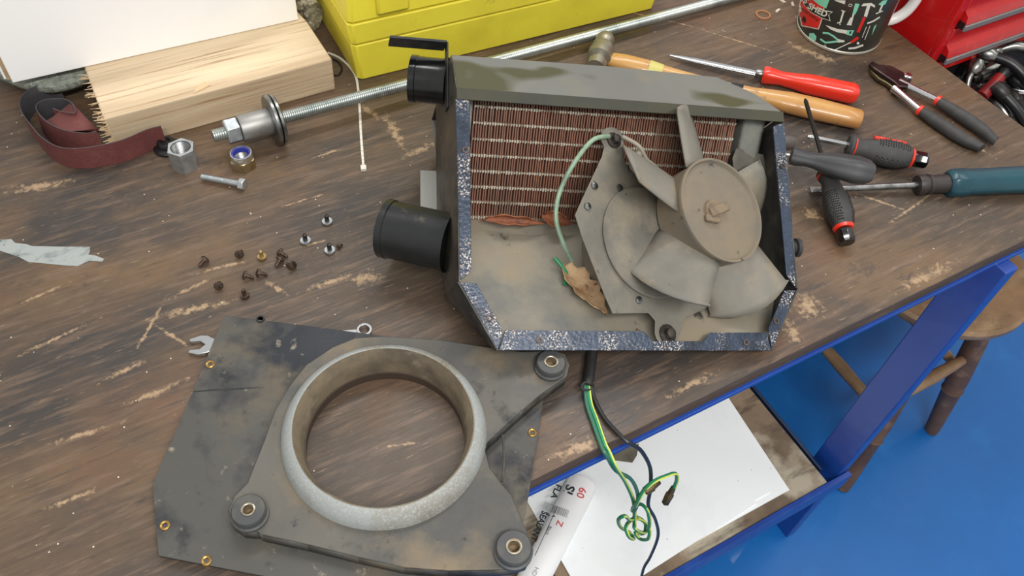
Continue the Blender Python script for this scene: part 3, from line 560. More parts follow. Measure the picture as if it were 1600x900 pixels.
# cable tie
tie = [(512, 82), (530, 90), (545, 103), (555, 118), (559, 135), (562, 170), (564, 210), (567, 250), (568, 262)]
pts = smoothpath([T(x, y, .0012) for x, y in tie], 5); c0 = pts[-1].copy(); ct_ = thing('cable_tie', 'thin white cable tie running beneath the threaded rod', 'cable tie', (c0.x, c0.y, 0))
m_ = MB(); tw = mat('white_nylon', (214, 210, 198), .4)
for i in range(len(pts) - 1):
    a, b = pts[i], pts[i + 1]; d = (b - a); m_.box(0, d.length + .0004, -.0016, .0016, 0, .0012, Matrix.Translation((a.x - c0.x, a.y - c0.y, .0004)) @ Matrix.Rotation(math.atan2(d.y, d.x), 4, 'Z'))
m_.build('strap', tw, ct_)
d = pts[-1] - pts[-4]; MB().box(-.002, .006, -.0036, .0036, 0, .0048, Matrix.Rotation(math.atan2(d.y, d.x), 4, 'Z')).build('head', tw, ct_, bevel=.0006)
o = MB().tube(smoothpath([T(520, 92, .002) - T(531, 112), T(530, 98, .002) - T(531, 112), T(534, 108, .002) - T(531, 112), T(529, 117, .002) - T(531, 112), T(520, 117, .002) - T(531, 112)]), .0013, 6).build('wire_offcut', BLACKP)
at(o, T(531, 112)); tag(o, 'short curled black wire offcut by the end of the timber block', 'wire')

# ------------------------------------------------------------------ sanding belts
MAROON = mat('maroon_abrasive', (104, 54, 51), .75, 0, [((122, 70, 63), 40, .5, .75), ((84, 40, 40), 12, .45, .7), ((170, 130, 116), 320, .68, .72)], bump=(600, .5))
BACK = mat('grey_belt_backing', (62, 62, 66), .6, 0, [((84, 82, 84), 20, .45, .7)])
def strip(path, h, name, m_out, parent, c0, th=.0012, tilt=0.0, flip=1):
    out = MB(); inn = MB(); P = [p - c0 for p in path]; rows = [[], []]; n = len(P)
    for i, p in enumerate(P):
        d = (P[min(i + 1, n - 1)] - P[max(i - 1, 0)]); d.z = 0; d.normalize(); nr = V((d.y, -d.x, 0)) * flip
        rows[0].append((p, p + V((0, 0, h)) + nr * tilt)); rows[1].append((p - nr * th, p + V((0, 0, h)) + nr * (tilt - th)))
    out.grid([[r_[0] for r_ in rows[0]], [r_[1] for r_ in rows[0]]]); inn.grid([[r_[0] for r_ in rows[1]], [r_[1] for r_ in rows[1]]])
    inn.grid([[r_[1] for r_ in rows[0]], [r_[1] for r_ in rows[1]]])
    out.build(name, m_out, parent, smooth=60); inn.build('backing', BACK, parent, smooth=60)
c0 = T(120, 225); belt = thing('sanding_belt', 'maroon sanding belt coiled on edge beside the ragged end of the timber', 'sanding belt', c0)
outer = [(262, 228), (240, 234), (200, 251), (150, 262), (110, 262), (82, 248), (62, 226), (48, 205), (46, 188), (58, 172), (80, 163), (104, 160)]
strip(smoothpath([T(x, y, .0005) for x, y in outer], 8), .033, 'abrasive_face', MAROON, belt, c0, flip=-1)
inner = [(166, 241), (148, 245), (112, 240), (84, 226), (68, 208), (68, 196), (84, 186), (112, 184), (130, 190), (138, 205), (132, 213), (112, 212), (94, 206)]
strip(smoothpath([T(x, y, .0005) for x, y in inner], 8), .035, 'abrasive_face', MAROON, belt, c0, flip=-1, tilt=-.004)
infl = [(160, 220), (140, 200), (118, 178), (104, 166)]
MB().grid([[T(x, y, .034) - c0 for x, y in [(70, 190), (84, 182), (104, 166), (112, 160)]], [T(x, y, .028) - c0 for x, y in [(84, 200), (104, 205), (128, 204), (150, 200)]], [T(x, y, .020) - c0 for x, y in [(100, 206), (122, 210), (142, 206), (158, 206)]]]).build('folded_face', MAROON, belt, smooth=60, solid=.001)
GREYAB = mat('grey_green_abrasive', (146, 152, 140), .8, 0, [((116, 122, 112), 140, .45, .6), ((178, 182, 170), 180, .56, .66)], bump=(500, .8))
gb = [(-14, 118), (0, 124), (25, 134), (50, 143), (72, 147), (100, 143), (128, 134), (146, 126)]
P = [[T(x, y, .012 + .012 * abs(math.sin(i * .9))) + V((0, 0, 0)) for i, (x, y) in enumerate(gb)], [T(x, y - 6, .034) for x, y in gb], [T(x, y - 16, .038) + V((0, .02, 0)) for x, y in gb], [T(x, y - 20, .030) + V((0, .06, 0)) for x, y in gb], [T(x, y - 20, .001) + V((0, .09, 0)) for x, y in gb]]
c0 = T(70, 150); o = MB().grid([[p - c0 for p in r_] for r_ in P]).build('abrasive_mat', GREYAB, None, smooth=70, solid=.003, sub=1); at(o, c0)
tag(o, 'folded grey green abrasive cloth squashed beneath the white carton corner', 'abrasive cloth')

# ------------------------------------------------------------------ tape remnant
tp = [(-12, 372), (0, 375), (18, 374), (24, 380), (42, 382), (50, 385), (95, 386), (141, 386), (141, 393), (138, 398), (150, 400), (163, 405), (160, 409), (140, 408), (132, 411), (122, 416), (100, 415), (60, 411), (45, 410), (30, 402), (0, 392), (-12, 388)]
c0 = T(70, 395); o = MB().prism([(T(x, y).x - c0.x, T(x, y).y - c0.y) for x, y in tp], .0001, .0006).build('tape_remnant', mat('grey_tape', (156, 162, 160), .5, .1, [((120, 128, 128), 60, .52, .66, (.5, 1, 1)), ((84, 88, 86), 90, .62, .68)], bump=(120, .3)))
at(o, (c0.x, c0.y, 0)); tag(o, 'torn strip of silver grey tape stuck to the bench', 'tape')

# ------------------------------------------------------------------ hammer
A_, B_ = T(947, 93, .014), T(1345, 188, .014); p, rz, L, _ = axis_frame(A_, B_)
ham = thing('ball_pein_hammer', 'ball pein hammer with a worn wooden handle lying behind the heater', 'hammer', (p.x, p.y, 0), rz)
HW = mat('varnished_handle', (196, 150, 84), .35, 0, [((170, 118, 66), 16, .42, .68, (.25, 1, 1)), ((150, 112, 78), 8, .55, .72), ((112, 78, 44), 60, .62, .72)], coat=.3)
prof = [(.000, .0085), (.012, .0115), (.03, .0130), (.06, .0125), (.09, .0098), (.13, .0082), (.18, .0080), (.215, .0090), (.240, .0120), (.27, .0148), (.31, .0152), (.35, .0142), (L - .003, .0135), (L, .011)]
MB().lathe(prof, 24, Matrix.Translation((0, 0, .0148)) @ Matrix.Diagonal((1, 1.18, .95, 1)), ).build('handle', HW, ham)
MB().lathe([(.064, .0126), (.084, .0106)], 24, Matrix.Translation((0, 0, .0150)) @ Matrix.Diagonal((1, 1.2, .97, 1))).build('label_sticker', mat('yellow_label', (192, 184, 104), .45), ham)
MB().lathe([(.183, .0090), (.185, .0096), (.199, .0098), (.201, .0092)], 24, Matrix.Translation((0, 0, .0150)) @ Matrix.Diagonal((1, 1.18, .95, 1))).build('tape_band', BLACKP, ham)
HS = mat('worn_hammer_steel', (150, 146, 130), .38, .7, [((112, 108, 94), 30, .45, .7), ((26, 27, 28), 36, .60, .64)])
hd = T(948, 52, .018) - T(931, 100, .018); ha = math.atan2(hd.y, hd.x) - rz
MH = Matrix.Translation((-.010, .002, .0212)) @ Matrix.Rotation(ha, 4, 'Z') @ Matrix.Scale(1.15, 4)
MB().lathe([(-.034, .0095), (-.0335, .0120), (-.022, .0128), (-.019, .0090), (-.014, .0092), (-.011, .0150), (0, .0162), (.011, .0150), (.015, .0105), (.018, .0100), (.022, .0122), (.030, .0128), (.037, .0095), (.041, .0)], 28, MH, cap=(True, False)).build('head', HS, ham)

# ------------------------------------------------------------------ red-handled scraper/screwdriver on the hammer handle
A_, B_ = T(1047, 86, .006), T(1341, 148, .0165); p, rz, L, pit = axis_frame(A_, B_)
rs = thing('red_screwdriver', 'red handled screwdriver with a flattened shiny blade lying along the hammer handle', 'screwdriver', (A_.x, A_.y, 0), 0)
MS = Matrix.Translation((0, 0, A_.z)) @ Matrix.Rotation(rz, 4, 'Z') @ Matrix.Rotation(pit, 4, 'Y')
MB().lathe([(0, .0012), (.02, .0030), (.04, .0042), (.115, .0044), (.14, .0044)], 16, MS @ Matrix.Diagonal((1, 1.4, .6, 1))).build('blade', CHROME, rs)
MB().lathe([(.128, .0058), (.130, .0068), (.138, .0072), (.141, .0062)], 20, MS).build('ferrule', STEEL, rs)
MB().lathe([(.139, .0110), (.142, .0128), (.150, .0118), (.165, .0098), (.185, .0112), (.205, .0140), (L - .010, .0146), (L - .004, .0130), (L, .0085)], 28, MS, sq=lambda a: 1 - .05 * math.cos(4 * a)).build('handle', REDP, rs)

# ------------------------------------------------------------------ pliers
c0 = T(1410, 133); pl = thing('pliers', 'slim pliers with black dipped handles and red collars near the mug', 'pliers', (c0.x, c0.y, 0))
def lp(px, py, z=.009): q = T(px, py, z) - c0; return V((q.x, q.y, z))
def polyl(ps, z=.009): return [tuple(lp(x, y, z).xy) for x, y in ps]
PM = mat('dark_plated_jaw', (64, 52, 54), .32, .85, [((96, 80, 74), 40, .45, .7)])
MB().prism(polyl([(1355, 105), (1361, 101), (1370, 106), (1390, 108), (1412, 120), (1422, 130), (1415, 142), (1402, 140), (1392, 132), (1380, 124), (1364, 113)]), .010, .016).build('jaw', PM, pl, bevel=.0015)
MB().prism(polyl([(1356, 107), (1362, 116), (1372, 126), (1384, 132), (1394, 140), (1404, 146), (1418, 142), (1410, 130), (1390, 120), (1372, 113)], .006), .003, .0095).build('jaw', mat('brass_worn_jaw', (112, 98, 74), .35, .8, [((66, 58, 52), 40, .45, .7)]), pl, bevel=.0015)
MB().lathe([(.003, .0068), (.018, .0068), (.0190, .005)], 20, Matrix.Translation(lp(1411, 133, 0)) @ Matrix.Rotation(R(-90), 4, 'Y')).build('pivot', CHROME, pl)
for (a, b, e, z) in [((1404, 128), (1466, 158), (1556, 221), .011), ((1396, 138), (1438, 173), (1534, 232), .0095)]:
    MB().tube([lp(*a, z), (lp(*a, z) + lp(*b, z)) / 2, lp(*b, z)], [.0062, .0052, .0054], 12).build('shank', CHROME, pl)
    P1, P2 = lp(*b, z), lp(*e, z); dd = (P2 - P1)
    MB().tube([P1 - dd.normalized() * .003, P1 + dd.normalized() * .002], .0080, 16).build('red_collar', REDP, pl)
    bow = V((dd.y, -dd.x, 0)).normalized() * (.004 if z > .01 else -.004)
    MB().tube(smoothpath([P1, P1 + dd * .3 - bow * .6, P1 + dd * .7 - bow, P1 + dd * .95, P2], 4), [.0070 + .0022 * math.sin(math.pi * min(1, i / 12)) if i < 16 else .0040 for i in range(17)], 16).build('grip', GREYRUB, pl)

# ------------------------------------------------------------------ grip screwdrivers
def dimples(mb, M, prof, t0, t1, a0, a1, nt, na, r=.0013):
    for i in range(nt):
        for k in range(na):
            t = t0 + (t1 - t0) * i / (nt - 1); a = a0 + (a1 - a0) * ((k + .5 * (i % 2)) / na)
            rad = 0
            for (x0, r0), (x1, r1) in zip(prof[:-1], prof[1:]):
                if x0 <= t <= x1: rad = r0 + (r1 - r0) * (t - x0) / max(1e-6, x1 - x0)
            rad *= 1.002 - .045 * math.cos(3 * a); c = M @ V((t, rad * math.cos(a), rad * math.sin(a))); nn = (M.to_3x3() @ V((0, math.cos(a), math.sin(a)))).normalized()
            e1 = nn.orthogonal().normalized() * r; e2 = nn.cross(e1)
            mb.add([c + e1, c + e2, c - e1, c - e2, c + nn * r * .7], [(0, 1, 4), (1, 2, 4), (2, 3, 4), (3, 0, 4)])
def grip_driver(A, B, gl, label, shaft_m, shaft_r, red_pads=True, cap_len=.016, name='grip_screwdriver', roll=0, z_grip=.0155, gr=.0182):
    """A = blade tip, B = handle end"""
    p, rz, L, pit = axis_frame(A, B); o = thing(name, label, 'screwdriver', (A.x, A.y, 0), 0, None)
    M = Matrix.Translation((0, 0, A.z)) @ Matrix.Rotation(rz, 4, 'Z') @ Matrix.Rotation(pit, 4, 'Y') @ Matrix.Rotation(R(roll), 4, 'X')
    g0 = L - gl
    MB().lathe([(0, shaft_r * .6), (.004, shaft_r), (g0 + .004, shaft_r)], 6 if shaft_r > .003 else 10, M, ).build('shaft', shaft_m, o, smooth=20)
    k = gr / .0148
    prof = [(g0, .0105 * k), (g0 + .003, .0128 * k), (g0 + .007, .0125 * k), (g0 + .016, .0098 * k), (g0 + .026, .0110 * k), (g0 + .045, .0148 * k), (g0 + gl * .62, .0150 * k), (L - cap_len - .004, .0112 * k), (L - cap_len, .0095 * k)]
    gp_ = MB().lathe(prof, 32, M, sq=lambda a: 1 - .045 * math.cos(3 * a)).build('grip', GREYRUB, o)
    dm = MB()
    for s in range(3): dimples(dm, M, prof, g0 + gl * .36, L - cap_len - .008, 2.0944 * s + .45, 2.0944 * s + 1.65, 13, 7)
    d_ = dm.build('dimples', mat('dimple_black', (14, 14, 15), .3), gp_, smooth=0); d_['kind'] = 'stuff'
    MB().lathe([(g0 + .0075, .0128 * k), (g0 + .0095, .0120 * k)], 28, M).build('red_ring', REDP, o)
    MB().lathe([(L - cap_len - .003, .0118 * k), (L - cap_len + .0005, .0105 * k)], 28, M).build('red_ring', REDP, o)
    if red_pads:
        for s in range(2):
            MB().prism([(g0 + .030 + s * .022, -.0028), (g0 + .050 + s * .022, -.0028), (g0 + .050 + s * .022, .0028), (g0 + .030 + s * .022, .0028)], .0130 * k, .0160 * k, M=M @ Matrix.Rotation(R(-45), 4, 'X')).build('red_pad', REDP, o, bevel=.0006)
    MB().lathe([(L - cap_len, .0082 * k), (L - cap_len + .003, .0094 * k), (L - .003, .0094 * k), (L, .0078 * k)], 8, M).build('end_cap_or_shade', GLOSSBLACK, o, smooth=25, bevel=.0008)
    return o
grip_driver(T(1262, 214, .0195), T(1448, 252, .0195), .106, 'grey dimple grip screwdriver with red pads lying beside the hammer handle end', CHROME, .0042, roll=20, cap_len=.020)
grip_driver(T(1258, 155, .055), T(1326, 384, .0125), .108, 'dimple grip screwdriver with a thin black blade touching the hammer handle', mat('blackened_blade', (24, 24, 25), .4, .5), .0028, False, roll=-40, cap_len=.020, gr=.0165)
# smooth stubby handle crossing on top
A_, B_ = T(1222, 240, .056), T(1366, 272, .063); p, rz, L, pit = axis_frame(A_, B_)
o = thing('stubby_screwdriver', 'smooth dark grey lobed screwdriver handle lying across the other grips', 'screwdriver', (A_.x, A_.y, 0), 0)
M = Matrix.Translation((0, 0, A_.z)) @ Matrix.Rotation(rz, 4, 'Z') @ Matrix.Rotation(pit, 4, 'Y')
MB().lathe([(0, .002), (.018, .0022)], 10, M).build('shaft', CHROME, o)
MB().lathe([(.010, .0070), (.012, .0108), (.018, .0112), (.030, .0092), (.042, .0100), (.058, .0142), (.085, .0166), (L - .022, .0172), (L - .008, .0150), (L - .001, .0105), (L, .006)], 36, M, sq=lambda a: 1 - .07 * math.cos(5 * a)).build('handle', mat('smooth_dark_grip', (52, 54, 56), .5, 0, [((68, 69, 70), 16, .45, .7)]), o)
# teal screwdriver
A_, B_ = T(1266, 297, .006), T(1640, 279, .021); p, rz, L, pit = axis_frame(A_, B_)
o = thing('teal_screwdriver', 'large dark teal handled screwdriver with black collar and long silver blade', 'screwdriver', (A_.x, A_.y, 0), 0)
M = Matrix.Translation((0, 0, A_.z)) @ Matrix.Rotation(rz, 4, 'Z') @ Matrix.Rotation(pit, 4, 'Y')
s1 = (T(1437, 288, .018) - A_).length; s2 = (T(1484, 286, .018) - A_).length
MB().lathe([(.016, .0044), (s1 + .004, .0044)], 18, M).build('blade', STEEL, o)
MB().prism([(0, -.0048), (.004, -.0052), (.017, -.0042), (.017, .0042), (.004, .0052), (0, .0048)], -.0012, .0012, M=M).build('blade_tip', STEEL, o, bevel=.0004)
MB().lathe([(s1, .0125), (s1 + .004, .0138), (s1 + .009, .0138), (s1 + .010, .0122), (s1 + .013, .0122), (s1 + .014, .0136), (s1 + .018, .0136), (s1 + .019, .0122), (s1 + .022, .0120), (s2 + .004, .0130)], 28, M).build('collar', mat('brown_black_collar', (46, 40, 38), .5), o)
TEAL = mat('teal_plastic', (24, 72, 84), .3, 0, [((20, 60, 72), 16, .4, .7), ((70, 104, 110), 60, .64, .76)])
MB().lathe([(s2 - .002, .0150), (s2 + .002, .0190), (s2 + .006, .0198), (s2 + .022, .0200), (s2 + .024, .0188), (L - .01, .0190), (L, .0165)], 48, M, sq=lambda a: 1 - .06 * abs(math.sin(3 * a)) ** .5 if True else 1).build('handle', TEAL, o)

# ------------------------------------------------------------------ mug with tool print
MC = V((1.062, .734, 0)); MRD = .066
mug = thing('printed_mug', 'black mug printed with mint and red tools and a shed banner', 'mug', MC)
mb = MB().lathe([(0, .060), (.003, .0645), (.006, MRD), (.135, MRD), (.137, MRD - .001), (.136, MRD - .004), (.010, MRD - .005), (.010, 0)], 64, Matrix.Rotation(R(-90), 4, 'Y'), cap=(True, False))
mb.build('body', mat('black_mug_glaze', (46, 48, 44), .32, 0, [((56, 58, 52), 30, .5, .75)], coat=.2), mug)
MB().lathe([(.0005, .0625), (.0015, .0664), (.0052, .0672), (.0062, .0664)], 64, Matrix.Rotation(R(-90), 4, 'Y'), cap=(False, False)).build('base_rim', mat('pale_rim', (196, 192, 178), .35, .3), mug)
hd_ = math.atan2(MC.y, MC.x) - R(62)
hp_ = [V((math.cos(hd_) * r_, math.sin(hd_) * r_, z)) for r_, z in [(.060, .022), (.080, .024), (.096, .040), (.102, .065), (.098, .092), (.084, .110), (.060, .114)]]
MB().tube(smoothpath(hp_, 6), .0085, 14).build('handle', mat('white_glaze', (236, 234, 230), .2, coat=.3), mug)
def raycyl(px, py, c, ax, r):
    o_ = V((0, 0, CH)) - c; d_ = ray(px, py); o2 = o_ - ax * o_.dot(ax); d2 = d_ - ax * d_.dot(ax)
    A = d2.dot(d2); B = 2 * o2.dot(d2); Cc = o2.dot(o2) - r * r; D = max(0, B * B - 4 * A * Cc)
    return o_ + d_ * ((-B - math.sqrt(D)) / (2 * A))
def wrap(vs, fs, c, ax, r, m, parent, off, name='print', cuts=2):
    """flat print laid onto a round body"""
    bm = bmesh.new(); bv = [bm.verts.new((v[0], v[1], 0)) for v in vs]
    for f in fs:
        try: bm.faces.new([bv[i] for i in f])
        except ValueError: pass
    bmesh.ops.triangulate(bm, faces=bm.faces)
    for _ in range(4):
        es = [e for e in bm.edges if e.calc_length() > 9]
        if not es: break
        bmesh.ops.subdivide_edges(bm, edges=es, cuts=1, use_grid_fill=False); bmesh.ops.triangulate(bm, faces=bm.faces)
    for v in bm.verts:
        q = raycyl(v.co.x, v.co.y, c, ax, r); rad = q - ax * q.dot(ax); v.co = q + rad.normalized() * off
    bm.normal_update(); me = bpy.data.meshes.new(name); bm.to_mesh(me); bm.free(); me.materials.append(m)
    o = bpy.data.objects.new(name, me); COL.objects.link(o); o.parent = parent; return o
def wpoly(poly, *a, **k):
    tr = tessellate_polygon([[V((p[0], p[1], 0)) for p in poly]]); return wrap(poly, [tuple(t) for t in tr], *a, **k)
ZA = V((0, 0, 1)); MINT = mat('mint_print', (128, 204, 176), .4); REDK = mat('red_print', (208, 44, 38), .4); WHT = mat('pale_print', (214, 214, 202), .4); BLK = mat('black_print', (26, 27, 25), .4)
S = 180 / 1600.
def zp(pts): return [(1230 + x * S, y * S) for x, y in pts]
def mpoly(pts, m, off=.0003, name='print'): return wpoly(zp(pts), MC, ZA, MRD, m, mug, off, name)
def mline(pts, wd, m, off=.0003):
    P = [V(p) for p in zp(pts)]; L_ = []; R_ = []
    for i, p in enumerate(P):
        d = (P[min(i + 1, len(P) - 1)] - P[max(i - 1, 0)]).normalized(); n = V((-d.y, d.x)) * wd * S / 2; L_.append(tuple(p + n)); R_.append(tuple(p - n))
    return wpoly(L_ + R_[::-1], MC, ZA, MRD, m, mug, off)
mpoly([(200, -120), (158, 150), (200, 362), (440, 410), (495, 250), (560, -120)], WHT, .0003, 'shield')
mpoly([(212, -115), (172, 150), (212, 350), (430, 396), (482, 250), (548, -115)], REDK, .0005, 'shield')
mpoly([(380, -110), (370, 5), (450, 70), (545, 115), (590, 0), (600, -110)], MINT, .0007, 'shield')
mpoly([(205, -60), (240, 0), (340, 80), (470, 130), (642, 160), (585, 200), (605, 290), (480, 250), (330, 170), (235, 60)], WHT, .0009, 'banner')
mpoly([(215, -55), (246, 0), (344, 88), (470, 139), (620, 168), (574, 203), (594, 278), (482, 240), (334, 160), (242, 55)], BLK, .0011, 'banner')
def mtext(s, x, y, ang, size, m, off, sx=1.0, bold=.02):
    vs, fs = text_mesh(s, 1, bold); ca_, sa_ = math.cos(R(ang)), math.sin(R(ang)); out = []
    for v in vs:
        a, b = v.x * size * sx, -v.y * size; out.append((1230 + (x + a * ca_ - b * sa_) * S, (y + a * sa_ + b * ca_) * S))
    return wrap(out, fs, MC, ZA, MRD, m, mug, off, 'lettering')
mtext('SHED', 432, 142, 27, 118, WHT, .0014, 1.0, .03); mtext("'S", 268, 10, 42, 105, WHT, .0014, .9, .03)
mtext('TOOLS CASTLE', 310, 195, 36, 44, BLK, .0008)
mpoly([(240, 215), (268, 270), (255, 320), (232, 305), (208, 275)], BLK, .0008)
mpoly([(530, 345), (700, 400), (835, 420), (822, 470), (690, 445), (600, 405)], WHT)
mpoly([(830, 418), (932, 420), (910, 455), (895, 497), (820, 480)], MINT)
mpoly([(868, 435), (896, 432), (880, 470), (862, 465)], BLK, .0005)
mpoly([(310, 462), (370, 458), (408, 505), (400, 560), (350, 580), (300, 545)], MINT)
mline([(495, 455), (570, 460), (640, 500), (700, 550)], 26, MINT); mline([(460, 540), (530, 590), (610, 585), (705, 572)], 26, MINT)
mpoly([(700, 540), (800, 560), (790, 585), (700, 590)], WHT)
mline([(755, 140), (785, 160), (805, 155)], 16, WHT); mline([(782, 160), (738, 310)], 24, WHT); mline([(695, 318), (730, 312), (735, 345)], 16, WHT)
mpoly([(945, 45), (1005, 55), (975, 140), (940, 205), (905, 195), (925, 120)], MINT); mline([(920, 195), (905, 250)], 22, WHT); mpoly([(880, 240), (918, 250), (890, 352), (825, 345)], WHT)
mpoly([(1030, 75), (1060, 48), (1170, 40), (1220, 75), (1215, 105), (1160, 75), (1040, 85)], WHT); mline([(1135, 70), (1085, 230)], 44, WHT); mpoly([(1055, 230), (1092, 245), (1002, 455), (962, 442)], REDK)
mpoly([(970, 505), (998, 520), (985, 545), (890, 605), (868, 580)], REDK); mline([(880, 588), (660, 692)], 13, WHT)
mline([(850, 672), (940, 665), (1055, 625)], 26, WHT)
mpoly([(660, 0), (810, 5), (800, 60), (665, 10)], WHT)
mline([(850, 75), (870, 55), (895, 58), (902, 75), (880, 92), (855, 85)], 9, WHT); mline([(505, 640), (520, 625), (540, 632), (538, 655), (512, 655)], 8, WHT)
mpoly([(1265, 60), (1330, 5), (1390, 0), (1360, 60), (1300, 75)], MINT); mline([(1325, 60), (1280, 160)], 22, WHT); mline([(1230, 190), (1325, 150)], 14, WHT)
mline([(1110, 325), (1200, 290), (1285, 235)], 20, WHT); mline([(1100, 370), (1040, 520)], 8, WHT); mline([(1150, 355), (1075, 550)], 8, WHT); mpoly([(1240, 330), (1225, 380), (1170, 490), (1205, 370)], MINT)
mpoly([(965, 590), (985, 575), (1005, 600), (985, 620), (965, 610)], WHT); mpoly([(118, 215), (130, 215), (125, 310), (106, 300)], WHT); mpoly([(165, 410), (190, 415), (185, 440), (165, 430)], WHT)

# ------------------------------------------------------------------ white chips near the mug
for i, (px, py) in enumerate([(1215, 18), (1238, 8), (1222, 3)]):
    o = MB().prism([(-.006, -.002), (.006, -.0015), (.005, .002), (-.005, .0025)], 0, .003).build('wood_chip', mat('pale_chip', (206, 196, 176), .7), None, bevel=.0005); at(o, T(px, py), R(40 * i + 20)); tag(o, 'small pale chip on the bench beside the mug', 'chip', 'pale chips beside the mug')

c0 = T(1192, 24); o = MB().lathe([(0, .0125), (.0022, .0125), (.0028, .0110), (.0022, .0095), (0, .0095), (0, .0125)], 32, Matrix.Rotation(R(-90), 4, 'Y'), cap=(False, False)).build('fibre_washer', mat('orange_fibre', (160, 112, 76), .6)); at(o, c0); tag(o, 'thin orange brown ring washer lying flat beside the mug', 'washer')

# ------------------------------------------------------------------ red tool chest on a roller cabinet beyond the bench end
RED = mat('red_enamel', (196, 22, 22), .3, 0, [((182, 18, 20), 6, .4, .7), ((206, 58, 54), 18, .6, .78)], coat=.3)
TRIM = mat('trim_aluminium', (150, 148, 146), .35, .5)
KX, KY = 1.170, .628
chest = thing('tool_chest', 'glossy red tool chest with silver trimmed drawers beyond the bench end', 'tool chest', (KX, KY, -.046))
MB().box(0, .62, .004, .30, 0, .34).build('body', RED, chest, bevel=.003)
MB().box(0, .016, -.004, .006, 0, .34).build('corner_post', RED, chest, bevel=.002)
MB().box(.0, .62, -.006, .006, .0, .020).build('plinth', RED, chest, bevel=.002)
for k in range(4):
    z0 = .024 + k * .0615
    dr = MB().box(.018, .602, -.004, .012, z0, z0 + .058).build('drawer', RED, chest, bevel=.002)
    MB().prism([(-.004, z0 + .006), (-.012, z0 + .004), (-.016, z0 + .012), (-.013, z0 + .024), (-.004, z0 + .030)], .018, .602, M=Matrix(((0, 0, 1, 0), (1, 0, 0, 0), (0, 1, 0, 0), (0, 0, 0, 1)))).build('pull_lip', RED, dr)
    MB().box(.018, .602, -.0185, -.0125, z0 + .001, z0 + .011).build('trim', TRIM, dr, bevel=.001)
    MB().box(.0165, .0182, -.0150, -.004, z0 + .003, z0 + .014).build('end_cap_or_shade', BLACKP, dr)  # black block painted in for the shaded gap at the lip end
cab = thing('roller_cabinet', 'red roller cabinet under the tool chest with an open drawer full of tools', 'cabinet', (1.17, KY, -BT))
ZC = BT - .14
MB().box(0, .64, .004, .34, .12, ZC - .035).build('body', RED, cab, bevel=.004)
MB().box(.002, .638, .030, .33, ZC - .035, BT - .0465).build('opening_shade', mat('black_liner_and_shade', (20, 20, 21), .8), cab)  # solid black block, painted stand-in for the shade inside the drawer opening
dr = MB().box(.01, .63, -.20, .004, ZC - .006, ZC).build('open_drawer', mat('black_liner_and_shade', (20, 20, 21), .8), cab)
for q in ((0, .008, -.20, .004), (.632, .64, -.20, .004), (0, .64, -.212, -.20)): MB().box(q[0], q[1], q[2], q[3], ZC - .03, ZC + .030).build('drawer_wall', RED, dr, bevel=.002)
for q in ((.06, .06), (.58, .06), (.06, .28), (.58, .28)): MB().lathe([(-.02, .055), (-.018, .06), (.018, .06), (.02, .055)], 24, Matrix.Translation((q[0], q[1], .06))).box(q[0] - .025, q[0] + .025, q[1] - .02, q[1] + .02, .06, .125).build('castor', BLACKP, cab)
# heap of tools in the tray
TZ = -.14
HL = mat('oily_steel', (150, 150, 146), .28, .95, [((90, 88, 84), 40, .45, .7)])
def hp3(px, py, z): return T(px, py, z + .045)
def rodtool(name, label, pts, rad, m, extra=None, cat='tool'):
    P = [hp3(*p) for p in pts]; c = V((P[0].x, P[0].y, TZ)); o = thing(name, label, cat, c)
    MB().tube([p - c for p in smoothpath(P, 4)], [rad[0] + (rad[1] - rad[0]) * i / (4 * (len(P) - 1)) for i in range(4 * (len(P) - 1) + 1)], 12).build('handle', m, o)
    if extra: extra(o, [p - c for p in P])
    return o
def head(r_, l_, m):
    def f(o, P):
        d = (P[0] - P[1]).normalized(); MB().tube([P[0] - d * .004, P[0] + d * .004, P[0] + d * l_ * .7, P[0] + d * l_], [r_ * .7, r_, r_, r_ * .8], 14).build('head', m, o)
    return f
rodtool('ratchet_handle', 'chrome ratchet with a round head in the cabinet tray', [(1520, 112, -.10), (1513, 125, -.11), (1510, 150, -.13)], (.006, .005), HL, head(.013, .02, HL))
rodtool('socket', 'fat chrome socket in the cabinet tray next to the chest', [(1528, 118, -.12), (1556, 105, -.11)], (.013, .014), HL, head(.010, .012, DARKSTEEL))
rodtool('black_lever', 'curved black lever lying over the tools by the chest drawers', [(1552, 88, -.08), (1578, 98, -.08), (1602, 120, -.09), (1625, 150, -.1)], (.009, .008), BLACKP, head(.013, .022, HL))
rodtool('red_handle_tool', 'red handled tool leaning across the tray', [(1564, 118, -.10), (1550, 134, -.11), (1533, 151, -.12)], (.009, .011), mat('worn_red_grip', (150, 34, 34), .4, 0, [((96, 30, 30), 20, .5, .7)]), head(.012, .02, BLACKP))
rodtool('chrome_extension', 'thin chrome extension bar in the tray', [(1556, 141, -.12), (1597, 144, -.12), (1630, 148, -.12)], (.006, .006), CHROME, head(.007, .01, HL))
rodtool('spanner_shaft', 'dull steel spanner shaft in the tray by the bench edge', [(1548, 150, -.13), (1562, 166, -.13), (1575, 185, -.14)], (.008, .007), HL, head(.012, .014, HL))
rodtool('black_pliers', 'black handled pliers at the bottom of the tray pile', [(1570, 150, -.11), (1590, 172, -.12), (1606, 196, -.13)], (.009, .010), BLACKP, head(.012, .025, DARKSTEEL))
rodtool('black_pliers', 'second black handled pliers nearest the bench corner', [(1588, 160, -.12), (1606, 180, -.12), (1622, 205, -.13)], (.009, .010), RUBBER, head(.012, .025, DARKSTEEL))
rodtool('chrome_clamp', 'chrome clamp arm below the lowest chest drawer', [(1562, 78, -.09), (1584, 72, -.08), (1606, 76, -.08)], (.008, .010), HL, head(.011, .02, HL))
